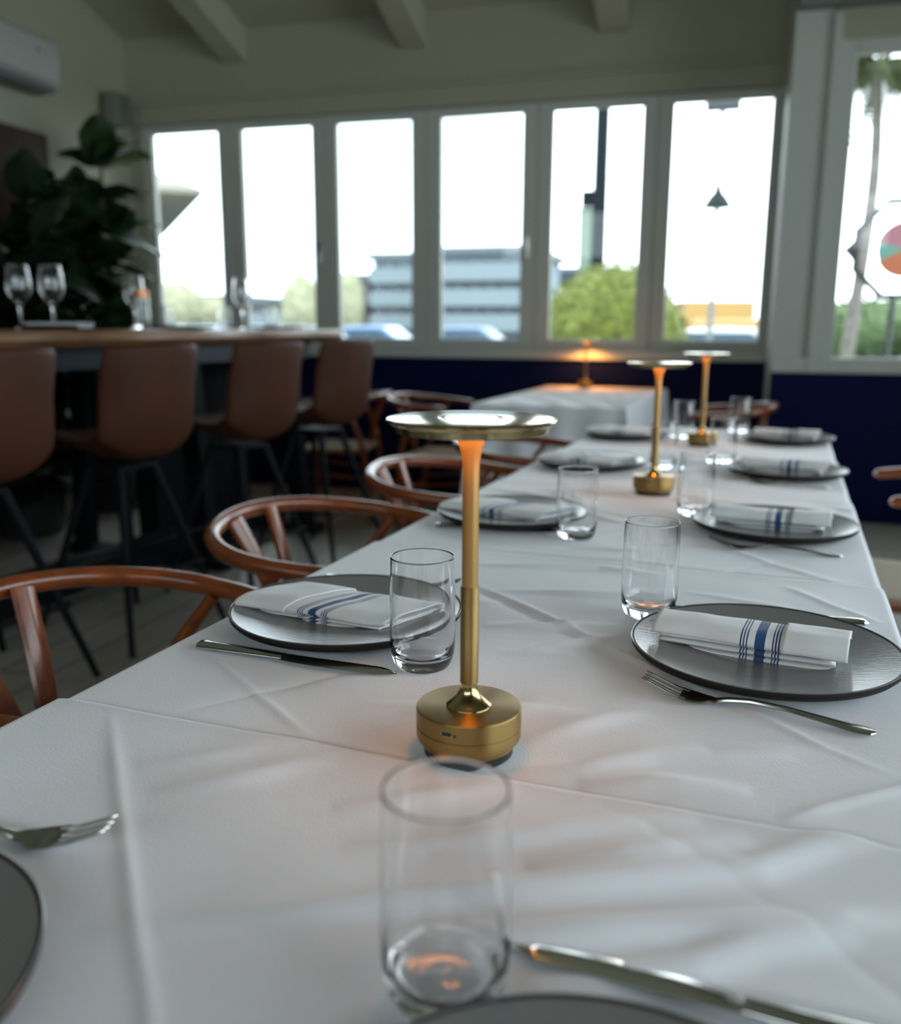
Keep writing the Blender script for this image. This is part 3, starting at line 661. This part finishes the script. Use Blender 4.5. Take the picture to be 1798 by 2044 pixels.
# ------------------------------------------------------------------ high bar table, stools, things on it
BR = -radians(6.2)
bt = empty('bar_table', (-2.62, 3.0, 0), BR, 'long high table with a thick live-edge wooden top and black steel base', 'table')
m = MB(); n = 60; vs = []; fs = []
for i in range(n):
    y = -2.6+4.36*i/(n-1); wr = .012*sin(y*5.1)+.008*sin(y*11.3+1); wl = .015*sin(y*4.1+2)
    prof = [(-.42+wl, 1.012), (.40+wr, 1.012), (.430+wr, 1.026), (.448+wr, 1.046), (.445+wr, 1.066), (.43+wr, 1.078), (-.43+wl, 1.078), (-.455+wl, 1.050)]
    vs += [(a, y, b) for a, b in prof]
k = 8
for i in range(n-1):
    for q in range(k): fs.append((i*k+q, i*k+(q+1) % k, (i+1)*k+(q+1) % k, (i+1)*k+q))
fs += [tuple(reversed(range(k))), tuple((n-1)*k+q for q in range(k))]
m.add(vs, fs).build('slab_top', M_slab, bt, auto=50)
MB().box(-.33, .34, -2.4, 1.62, .93, 1.011).build('apron', mat('blue_black_steel', (.020, .032, .045), .4, metal=.3), bt, bevel=.004)
for y in (-1.7, .62, 1.45):
    for s in (-1, 1):
        MB().add([(s*.30-.05, y-.035, .93), (s*.30+.05, y-.035, .93), (s*.30+.05, y+.035, .93), (s*.30-.05, y+.035, .93), (s*.36-.05, y-.035, .05), (s*.36+.05, y-.035, .05), (s*.36+.05, y+.035, .05), (s*.36-.05, y+.035, .05)],
                 [(0, 1, 2, 3), (7, 6, 5, 4), (0, 4, 5, 1), (1, 5, 6, 2), (2, 6, 7, 3), (3, 7, 4, 0)]).build('leg', M_black, bt, smooth=False, bevel=.004)
    MB().box(-.45, .48, y-.05, y+.05, 0, .05).build('foot', M_black, bt, bevel=.006)
MB().box(-.06, .06, .66, 1.41, .05, .929).build('base_panel', M_black, bt, bevel=.004)
MB().box(.10, .26, -2.3, 1.45, .05, .16).build('foot_rail', M_black, bt, bevel=.01)
def make_stool(loc, rz, label):
    r = empty('bar_stool', loc, rz, label, 'stool', 'brown leather bar stools')
    prof = cat([(.215, .700), (.17, .705), (.08, .670), (-.04, .640), (-.13, .642), (-.190, .690), (-.222, .83), (-.238, .94), (-.246, 1.035)], 4)
    n = len(prof)
    def sh(a, b):
        i = a*(n-1); k = min(int(i), n-2); f = i-k; x = prof[k][0]*(1-f)+prof[k+1][0]*f; z = prof[k][1]*(1-f)+prof[k+1][1]*f
        t = b*2-1; hw = np.interp(a, [0, .1, .45, .62, .8, .97, 1], [.16, .195, .215, .230, .230, .224, .212]); up = np.interp(a, [0, .3, .5, .65, 1], [.01, .05, .10, .03, .0]); fw = np.interp(a, [0, .4, .6, .8, 1], [0, .0, .06, .085, .06])
        return (x+fw*abs(t)**2.6, t*hw*(1-.05*abs(t)**4), z+up*abs(t)**2.6)
    MB().grid(sh, 30, 22).build('seat_shell', M_leath, r, solid=.022, offset=-1, sub=1)
    MB().box(-.08, .10, -.08, .08, .602, .620).build('mounting_plate', M_black, r, bevel=.003)
    for sx in (-1, 1):
        for sy in (-1, 1):
            MB().tube([(sx*.075+.01, sy*.075, .612), (sx*.235, sy*.225, 0)], [.016, .011], 10).build('leg', M_black, r)
    q = .245; c = [(.19, .18), (-.19, .18), (-.19, -.18), (.19, -.18), (.19, .18)]
    m = MB()
    for a, b in zip(c[:-1], c[1:]): m.tube([(a[0], a[1], q), (b[0], b[1], q)], .008, 8)
    m.build('footrest', M_black, r)
    return r
s0 = None
for x, y, a, lb in [(-2.105, 2.13, -.22, 'brown leather bar stool cut by the left picture edge'),
                    (-2.00, 2.74, -.22, 'brown leather bar stool second from the left, backrest turned to the camera'),
                    (-1.87, 3.34, -.22, 'brown leather bar stool third from the left at the high table'),
                    (-1.79, 3.96, -.22, 'farthest brown leather bar stool, at the window end of the high table'),
                    (-3.30, 1.75, pi, 'leather bar stool behind the high table, low behind the left stools'),
                    (-3.30, 2.4, pi, 'leather bar stool behind the high table, seen under it past the second stool'),
                    ]:
    if s0 is None: s0 = make_stool((x, y, 0), pi+a, lb)
    else: dup(s0, (x, y, 0), pi+a, lb)
# on the bar table
def B(x, y, z=1.0785): # local bar coords
    return (-2.62+x*cos(BR)-y*sin(BR), 3.0+x*sin(BR)+y*cos(BR), z)
def make_wine(loc, label):
    r = empty('wine_glass', loc, 0, label, 'glass', 'wine glasses on the high table'); r.scale = (1.15, 1.15, 1.12)
    out = [(0, 0), (.036, .0004), (.0365, .0015), (.012, .005), (.0045, .012), (.0042, .07), (.008, .090), (.026, .108), (.0420, .134), (.0440, .155), (.0405, .195), (.0358, .2300), (.0356, .2330), (.0354, .2340)]
    inn = [(.0349, .2340), (.0347, .2330), (.0349, .2300), (.0397, .195), (.0430, .155), (.0410, .135), (.025, .111), (.008, .0955), (0, .0945)]
    MB().lathe(out+inn, 48).build('glass_body', M_glass, r, auto=0)
    return r
M_wine_t = T
def at_y(px_x, y):  # world x of a sight line, precomputed table
    return px_x*y
pl1 = empty('dark_plate', (-2.47, 3.02, 1.0785), BR, 'dark plate under the white napkin at the left end of the high table', 'plate', 'dark plates on the high table')
MB().lathe([(0, 0), (.08, 0), (.13, .008), (.142, .015), (.139, .017), (.08, .006), (0, .005)], 64).build('plate_body', M_clay, pl1, auto=50)
dup(pl1, (-2.36, 3.74, 1.0785), BR, 'dark plate on the high table below the amber-rimmed glass')
dup(pl1, (-2.20, 4.36, 1.0785), BR, 'dark plate at the window end of the high table')
nb = make_napkin((-2.45, 3.02, 1.0875), BR+.1, 'white folded napkin on the plate at the left of the high table', seed=21, flap=None, L=.26, stripe=9, ph=.002, fh=.008)
wg = make_wine((-2.80, 3.22, 1.0787), 'left one of the two wine glasses on the high table')
dup(wg, (-2.67, 3.26, 1.0787), 0, 'right one of the two wine glasses on the high table')
ag = make_tumbler((-2.74, 3.98, 1.0788), 'tumbler with an amber rim on the high table below the first window'); ag.scale = (1.2, 1.2, 1.5); ag['group'] = 'glasses on the high table'
MB().lathe([(.0300, .103), (.0322, .103), (.0318, .125), (.0304, .125)], 48, closed=True).build('amber_rim', mat('copper_rim', (.75, .30, .12), .3, metal=.6), ag)
wt = make_wine((-2.86, 4.10, 1.0788), 'wine glass beside the amber-rimmed tumbler on the high table')
tg = dup(tum, (-2.62, 4.02, 1.0788), 0, 'clear tumbler right of the amber-rimmed glass on the high table'); tg['group'] = 'glasses on the high table'
wt2 = dup(wg, (-2.40, 4.38, 1.0788), 0, 'wine glass farthest along the high table, before the second window post')
tg2 = dup(tum, (-2.28, 4.46, 1.0788), 0, 'clear tumbler at the far end of the high table'); tg2['group'] = 'glasses on the high table'
tg3 = dup(tum, (-2.52, 4.40, 1.0788), 0, 'clear tumbler behind the farthest wine glass on the high table'); tg3['group'] = 'glasses on the high table'

# ------------------------------------------------------------------ left wall: air conditioner, loudspeaker, board, plants
ac = empty('air_conditioner', (XL, 4.35, 2.55), 0, 'white wall-mounted air conditioner at the upper left edge', 'air conditioner')
m = MB(); prof = [(.002, .15), (.17, .15), (.205, .12), (.215, .02), (.205, -.08), (.15, -.12), (.002, -.13)]
k = len(prof); m.add([(a, -.42, b) for a, b in prof]+[(a, .42, b) for a, b in prof], [tuple(range(k)), tuple(reversed(range(k, 2*k)))]+[(i, i+k, (i+1) % k+k, (i+1) % k) for i in range(k)])
m.build('housing', M_ac, ac, smooth=False, bevel=.012)
MB().box(.06, .195, -.38, .38, -.150, -.118).build('air_outlet', mat('grey_louvre', (.12, .12, .13), .5), ac, bevel=.003)
MB().tube([(.2155, .24, .05), (.2165, .24, .05)], .008, 12).build('status_light', M_steeld, ac)
sp = empty('loudspeaker', (XL, 5.44, 2.47), 0, 'small grey loudspeaker mounted high on the left wall above the plant', 'speaker')
MB().box(.03, .15, -.07, .07, -.10, .10).build('cabinet', mat('speaker_grey', (.17, .18, .15), .6), sp, bevel=.015)
MB().box(.15, .153, -.06, .06, -.09, .09).build('grille', mat('speaker_grille', (.10, .11, .09), .7), sp, bevel=.001)
MB().box(.001, .031, -.02, .02, -.03, .03).build('bracket', M_black, sp)
wbd = empty('wooden_cabinet', (XL, 4.05, 1.85), 0, 'dark brown wooden wall cabinet at the left picture edge', 'cabinet')
MB().box(.002, .16, -.95, .61, -.30, .32).build('carcass', M_dwood, wbd, bevel=.006)
for i in range(3): MB().box(.161, .18, -.94+i*.515, -.43+i*.515, -.29, .31).build('door', M_dwood, wbd, bevel=.004)
def leaf(m, base, d, L, W, droop, twist, mid=.004):
    d = Vector(d).normalized(); up = Vector((0, 0, 1)); s = d.cross(up)
    s = s.normalized() if s.length > .1 else Vector((1, 0, 0)); nrm = s.cross(d).normalized()
    s = (Matrix.Rotation(twist, 3, d) @ s); nrm = s.cross(d).normalized()
    vs = []; N = 8
    for i in range(N):
        t = i/(N-1); wd = W*(sin(pi*(t**.75*.93+.05))**.8)*(1 if t > .5 else .82+.18*cos(t*12)*0+.1*t)
        c = Vector(base)+d*(L*t)+Vector((0, 0, -droop*L*t*t))
        for q in (-1, -.5, 0, .5, 1): vs.append(c+s*(wd*q)+nrm*(mid*4*abs(q)+.01*sin(t*9+q*2)))
    m.add(vs, [(i*5+k, i*5+k+1, (i+1)*5+k+1, (i+1)*5+k) for i in range(N-1) for k in range(4)])
def plant(name, loc, height, stems, leaves, L, W, label, m_leaf, spread, zmin=.5, seed=1, aim=None):
    rd = random.Random(seed)
    r = empty(name, loc, 0, label, 'plant')
    MB().lathe([(0, 0), (.14, 0), (.17, .02), (.20, .36), (.195, .37), (.18, .36), (.17, .32), (0, .32)], 40).build('pot', M_pot, r, auto=50)
    tr = MB(); lf = MB()
    for s in range(stems):
        a = 2*pi*s/stems+rd.random(); tx, ty = spread*.35*cos(a), spread*.35*sin(a); hh = height*(1-.14*s)
        P = cat([(.03*cos(a), .03*sin(a), .3), (tx*.4, ty*.4, hh*.5), (tx, ty, hh*.97)], 6); tr.tube(P, [.018-.010*i/len(P) for i in range(len(P))], 8)
        for k in range(leaves//stems):
            t = rd.uniform(zmin, 1); i = int(t*(len(P)-1)); p = P[i]; az = k*2.4+rd.uniform(-.4, .4); el = rd.uniform(-.15, .9) if t < .93 else rd.uniform(.6, 1.4)
            d = (cos(az)*cos(el), sin(az)*cos(el), sin(el))
            q = Vector(p)+Vector(d)*.03
            leaf(lf, q, d, L*rd.uniform(.7, 1.15), W*rd.uniform(.8, 1.1), rd.uniform(.1, .5), rd.uniform(-.5, .5))
    for i, v in enumerate(lf.v):
        x, y, z = v
        x = max(x, XL+.03-loc[0]); y = max(-.355, min(.355, y)) if name == 'rubber_plant' else y
        if name != 'rubber_plant' and y+loc[1] < 4.72: x = max(x, XL+.20-loc[0])
        lf.v[i] = (x, y, z)
    tr.build('trunk', M_bark, r); lf.build('foliage', m_leaf, r, auto=0)
    return r
plant('fiddle_leaf_fig', (-3.50, 4.64, 0), 2.20, 2, 230, .31, .11, 'tall fiddle-leaf fig with big dark leaves in the left room corner', M_leaf, .28, .42, seed=4)
plant('rubber_plant', (-3.47, 3.92, 0), 1.86, 6, 700, .30, .12, 'bushy dark potted plant behind the wine glasses, left of the fig', M_leafd, .5, .35, seed=9)
plant('rubber_plant', (-3.47, 3.17, 0), 1.82, 6, 600, .30, .12, 'dark potted plant at the far left edge, under the wooden cabinet', M_leafd, .5, .35, seed=12)

# ------------------------------------------------------------------ outdoors
M_grass = mat('grass', (.085, .11, .02), .9, var=.4, vscale=2)
M_pave = mat('pavement', (.11, .12, .125), .8, var=.15, vscale=1)
struct('ground', MB().box(-120, 120, 5.9, 260, -.5, -.352), M_pave)
o = MB().box(-30, 30, 6.6, 12.0, -.3519, -.3514).build('lawn', M_grass, smooth=False); tag(o, 'strip of lawn outside the windows', 'grass', kind='stuff')
def bush(loc, rx, rz_, label, m, n=7000, ls=.05, seed=2, name='clipped_bush'):
    r = empty(name, loc, 0, label, 'bush' if 'bush' in name else 'tree')
    rd = random.Random(seed); core = bmesh.new(); bmesh.ops.create_icosphere(core, subdivisions=4, radius=1)
    c = MB(); vs = []
    for v in core.verts:
        k = .93+.07*noise.noise(v.co*3+Vector((seed, 0, 0))); vs.append((v.co.x*rx*k, v.co.y*rx*k, v.co.z*rz_*k))
    c.add(vs, [tuple(v.index for v in f.verts) for f in core.faces]); core.free()
    c.build('crown', m, r)
    l = MB()
    for i in range(n):
        z = rd.uniform(-1, 1); a = rd.uniform(0, 2*pi); q = sqrt(1-z*z); d = Vector((q*cos(a), q*sin(a), z)); k = .95+.07*noise.noise(d*3+Vector((seed, 0, 0)))+rd.uniform(-.02, .03)
        p = Vector((d.x*rx*k, d.y*rx*k, d.z*rz_*k)); u = Vector((rd.gauss(0, 1), rd.gauss(0, 1), rd.gauss(0, 1))).normalized(); w2 = u.cross(d).normalized()
        l.add([p, p+u*ls*.5+w2*ls*.3, p+u*ls, p+u*ls*.5-w2*ls*.3], [(0, 1, 2, 3)])
    l.build('leaves', m, r, smooth=False)
    MB().tube([(0, 0, -loc[2]-.35), (0, 0, -rz_*.5)], .06, 8).build('trunk', M_bark, r)
    return r
M_bush = mat('yellow_green_leaves', (.13, .155, .018), .75, var=.55, vscale=14)
bush((-.98, 9.1, .86), .76, .86, 'round yellow-green clipped bush outside the fifth window', M_bush)
# dark pole with a small pale banner
def P(px, py, Y):   # point on the plane y=Y met by a sight line
    d = camo.matrix_world.to_3x3() @ Vector(((px-899)/1800, -(py-1022)/1800, -1)); t = Y/d.y
    return Vector((d.x*t, Y, 1.10+d.z*t))
q = P(1198, 380, 10.5)
dp = empty('utility_pole', (q.x, 10.5, -.35), 0, 'thick dark pole rising behind the bush in the fifth window', 'pole')
MB().tube([(0, 0, 0), (0, 0, 5.2)], [.085, .075], 16).build('shaft', mat('dark_green_metal', (.004, .009, .012), .6, spec=.15), dp)
MB().box(-.22, -.065, -.02, .02, 1.75, 2.75).build('banner', mat('pale_green_banner', (.16, .22, .18), .7), dp)
MB().box(-.20, -.05, -.05, .05, 2.76, 2.92).build('bracket', M_black, dp)
q = P(1432, 400, 14)
sl = empty('street_lamp', (q.x, 14, -.35), 0, 'slim pale street lamp post with bell shade in the sixth window', 'street lamp')
M_pale = mat('pale_grey_post', (.16, .17, .17), .6)
MB().tube([(0, 0, 0), (0, 0, 4.45)], [.045, .035], 12).build('post', M_pale, sl)
zb = q.z+.35
MB().lathe([(.21, -.10), (.20, -.07), (.13, .04), (.06, .12), (.02, .30), (0, .42)], 32, c=(0, 0, zb)).build('bell_shade', mat('dark_teal_metal', (.008, .014, .014), .6, spec=.2), sl)
MB().box(-.24, .24, -.10, .10, 4.42, 4.54).build('luminaire', mat('dark_grey_metal', (.03, .035, .045), .5), sl, bevel=.02)
MB().box(-.16, .0, -.03, .03, .45, 1.0).build('sign_plate', M_steeld, sl)
# neighbour's eave in the first window
q = P(405, 388, 11)
nh = empty('neighbouring_house', (q.x, 11, -.35), radians(38), 'pale house corner with overhanging roof in the first window', 'house')
zz = q.z+.35
MB().box(-5.4, -1.0, 1.0, 5.2, .02, zz-.02).build('wall', mat('pale_blue_render', (.14, .17, .185), .8), nh)
MB().add([(-6, 0, zz), (0, 0, zz), (0, 6, zz), (-6, 6, zz), (-6, 0, zz+.06), (0, 0, zz+.06), (0, 6, zz+.06), (-6, 6, zz+.06), (-4, 2.0, zz+1.0), (-2, 2.0, zz+1.0), (-2, 4, zz+1.0), (-4, 4, zz+1.0)],
         [(3, 2, 1, 0), (0, 1, 5, 4), (1, 2, 6, 5), (2, 3, 7, 6), (3, 0, 4, 7), (4, 5, 9, 8), (5, 6, 10, 9), (6, 7, 11, 10), (7, 4, 8, 11), (8, 9, 10, 11)]).build('roof', mat('beige_roof', (.20, .185, .15), .8), nh, smooth=False)
# far apartment buildings
def block(px0, px1, pyt, Y, floors, bays, col, label, wcol=(.05, .08, .11)):
    a = P(px0, pyt, Y); b = P(px1, pyt, Y); W_ = b.x-a.x; Ht = a.z+.35
    r = empty('apartment_building', (a.x, Y, -.35), 0, label, 'building')
    MB().box(0, W_, 0, 9, 0, Ht).build('wall', mat('facade_%s' % ('abcdefgh'[len([k for k in MATS if k.startswith('facade')])]), col, .8), r, smooth=False)
    MB().box(-.3, W_+.3, -.6, 9.3, Ht, Ht+.35).build('roof', mat('flat_roof', (.12, .14, .15), .8), r, smooth=False)
    fh = Ht/floors; bw = W_/bays
    for i in range(floors):
        for j in range(bays):
            f = MB().box(j*bw+bw*.2, j*bw+bw*.8, -.05, .02, i*fh+fh*.25, i*fh+fh*.82).build('window', mat('dark_pane', wcol, .2), r, smooth=False)
        if i: MB().box(.1, W_-.1, -1.0, -.001, i*fh-.12, i*fh+.75).build('balcony', mat('balcony_grey', (.17, .21, .225), .7), r, smooth=False)
    return r
block(872, 1062, 508, 48, 4, 6, (.15, .195, .215), 'pale blue four-storey block in the fourth window')
block(745, 835, 518, 55, 4, 3, (.19, .24, .245), 'pale grey block at the right of the third window')
block(1075, 1150, 545, 66, 3, 3, (.09, .14, .18), 'blue-grey block behind the bush in the fifth window')
block(655, 735, 560, 55, 2, 3, (.22, .19, .16), 'low sandy building at the left of the third window')
block(300, 465, 598, 64, 2, 7, (.10, .13, .15), 'low grey building across the first window')
block(485, 640, 606, 64, 2, 6, (.16, .15, .13), 'low building across the second window')
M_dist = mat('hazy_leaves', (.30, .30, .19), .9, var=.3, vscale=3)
def far_tree(px, py, Y, w_, label, m=None, seed=1):
    t = P(px, py, Y); rz_ = (t.z+.35)*.42
    return bush((t.x, Y, t.z-rz_), w_, rz_, label, m or M_dist, n=900, ls=w_*.16, seed=seed, name='distant_tree')
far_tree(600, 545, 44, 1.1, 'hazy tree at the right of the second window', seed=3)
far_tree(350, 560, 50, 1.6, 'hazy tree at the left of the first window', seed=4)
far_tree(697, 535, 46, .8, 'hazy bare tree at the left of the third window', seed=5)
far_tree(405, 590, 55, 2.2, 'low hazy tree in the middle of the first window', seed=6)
far_tree(1690, 600, 30, 1.4, 'small tree low in the right-hand window', mat('mid_green', (.07, .11, .04), .9, var=.4, vscale=5), seed=7)
far_tree(1775, 596, 34, 2.2, 'green tree behind the ring-shaped sign', mat('mid_green', (.07, .11, .04), .9), seed=8)
def car(px, py, Y, L, col, label, h=1.45, rz=0):
    t = P(px, py, Y)
    r = empty('parked_car', (t.x, Y, -.35), rz, label, 'car')
    h2 = h
    pr = [(-L/2, .3), (-L/2, .75), (-L/2+.1, .88), (-L*.36, .92), (-L*.22, h2-.05), (-L*.05, h2), (L*.15, h2-.02), (L*.30, .92), (L/2-.1, .80), (L/2, .6), (L/2, .3)]
    k = len(pr); MB().add([(a, -.85, b) for a, b in pr]+[(a, .85, b) for a, b in pr], [tuple(range(k)), tuple(reversed(range(k, 2*k)))]+[(i, i+k, (i+1) % k+k, (i+1) % k) for i in range(k)]).build('body', mat('car_paint_'+label.split()[0], col, .25, coat=.5), r, smooth=False, bevel=.06)
    MB().add([(-L*.20, -.86, h2-.12), (L*.12, -.86, h2-.12), (L*.25, -.86, .95), (-L*.32, -.86, .95)], [(0, 1, 2, 3)]).build('side_window', mat('dark_pane', (.05, .08, .11), .2), r, smooth=False, solid=.02)
    for x in (-L*.31, L*.31):
        for y in (-.8, .8): MB().tube([(x, y-.1, .32), (x, y+.1, .32)], .32, 20).build('wheel', M_rub, r)
    return r
car(745, 640, 30, 4.4, (.12, .22, .38), 'blue car parked beyond the third window')
car(420, 640, 34, 4.4, (.13, .22, .30), 'teal car parked beyond the first window')
car(345, 640, 40, 4.2, (.20, .30, .36), 'pale car left of the teal one beyond the first window')
car(545, 645, 32, 4.3, (.16, .24, .30), 'grey car parked beyond the second window')
car(610, 650, 26, 4.2, (.05, .07, .09), 'black car parked beyond the second window, right')
car(940, 650, 36, 4.2, (.15, .24, .33), 'slate car parked beyond the fourth window')
car(1450, 662, 22, 4.2, (.60, .62, .64), 'white car parked beyond the sixth window')
t = P(1443, 600, 30)
tk = empty('box_truck', (t.x, 30, -.35), .2, 'yellow box truck beyond the sixth window', 'truck')
MB().box(-1.1, 1.0, 0, 4, .6, t.z+.35).build('cargo_box', mat('mustard_paint', (.34, .21, .06), .5), tk, bevel=.04)
MB().box(-1.0, .9, -1.6, -.02, .5, 1.7).build('cab', mat('mustard_paint', (.34, .21, .06), .5), tk, bevel=.15)
for x in (-.9, .8):
    for y in (-1.0, 3.2): MB().tube([(x-.12, y, .42), (x+.12, y, .42)], .42, 18).build('wheel', M_rub, tk)
# palm, ring sign and low plants in the right-hand window
q = P(1735, 400, 9)
pm = empty('palm_tree', (q.x, 9, -.35), 0, 'slender palm tree outside the right-hand window', 'palm tree')
top = P(1752, 128, 9)
MB().tube(cat([(-.18, 0, 0), (-.05, 0, 1.5), (.02, 0, 2.7), (top.x-q.x, 0, top.z+.35)], 8), [.065-.02*i/24 for i in range(25)], 12).build('trunk', mat('pale_palm_bark', (.17, .15, .14), .9, var=.3, vscale=14), pm)
m = MB(); rd = random.Random(3)
for k in range(16):
    az = k*2.4; el = rd.uniform(-.3, .9); base = Vector((top.x-q.x, 0, top.z+.35)); d = Vector((cos(az)*cos(el), sin(az)*cos(el), sin(el))); side = d.cross(Vector((0, 0, 1))).normalized()
    for i in range(26):
        t = i/25; c = base+d*(.75*t)+Vector((0, 0, -.5*t*t)); l = .2*sin(pi*(t*.85+.1))
        for s in (-1, 1): m.add([c, c+side*s*l*.5+d*.10+Vector((0, 0, -.03)), c+side*s*l+d*.16+Vector((0, 0, -l*.6)), c+side*s*l*.5+d*.04+Vector((0, 0, -.05))], [(0, 1, 2, 3)])
m.build('fronds', mat('palm_green', (.09, .11, .05), .8), pm, smooth=False)
c = P(1808, 497, 7.4)
rs_ = empty('ring_sign', (c.x, 7.4, c.z), 0, 'dark ring sign with a pink, teal and orange emblem outside the right window', 'sign')
Rr = .36; M_ring = mat('dark_ring_metal', (.025, .03, .03), .5)
m = MB(); n = 8; vs = []
for k in range(n):
    t = radians(22.5+45*k)
    for R1, yy in ((Rr+.022, -.02), (Rr+.022, .02), (Rr-.022, .02), (Rr-.022, -.02)): vs.append((R1*cos(t), yy, R1*sin(t)))
m.add(vs, [(k*4+q, k*4+(q+1) % 4, ((k+1) % n)*4+(q+1) % 4, ((k+1) % n)*4+q) for k in range(n) for q in range(4)])
m.build('ring', M_ring, rs_, smooth=False)
MB().add([(-Rr*.93, -.018, .09), (-Rr*.93, -.018, -.09), (-Rr*1.17, -.018, 0), (-Rr*.93, .018, .09), (-Rr*.93, .018, -.09), (-Rr*1.17, .018, 0)], [(0, 1, 2), (5, 4, 3), (0, 2, 5, 3), (2, 1, 4, 5), (1, 0, 3, 4)]).build('ring_point', M_ring, rs_, smooth=False)
def disc_part(a0, a1, R, col, name):
    m = MB(); pts = [(0, 0)]+[(R*cos(radians(a0+(a1-a0)*k/12)), R*sin(radians(a0+(a1-a0)*k/12))) for k in range(13)]
    m.add([(x, -.012, z) for x, z in pts]+[(x, .012, z) for x, z in pts], [tuple(range(14)), tuple(reversed(range(14, 28)))]+[(i, i+14, (i+1) % 14+14, (i+1) % 14) for i in range(14)])
    m.build('emblem_panel', mat(name, col, .6), rs_, smooth=False)
disc_part(70, 165, .20, (.30, .12, .15), 'emblem_pink'); disc_part(165, 205, .19, (.10, .24, .20), 'emblem_teal'); disc_part(205, 285, .20, (.36, .10, .045), 'emblem_orange'); disc_part(-75, 70, .20, (.10, .24, .20), 'emblem_teal')
MB().tube([(-.05, 0, -Rr*.97), (-.09, 0, -1.60-c.z+1.25)], .022, 8).build('post', M_ring, rs_)
rd = random.Random(8)
for i, (px, Y) in enumerate([(1668, 7.0), (1716, 7.9), (1775, 9.7)]):
    t = P(px, 690, Y); s = bush((t.x, Y, .05), .26, .42, ['low yellow-green shrub at the left corner of the right-hand window', 'low yellow-green shrub beside the palm trunk', 'low yellow-green shrub under the ring sign'][i], mat('lime_leaves', (.17, .21, .04), .8, var=.4, vscale=10), n=900, ls=.06, seed=20+i, name='low_bush')
    s['group'] = 'low shrubs outside the right-hand window'
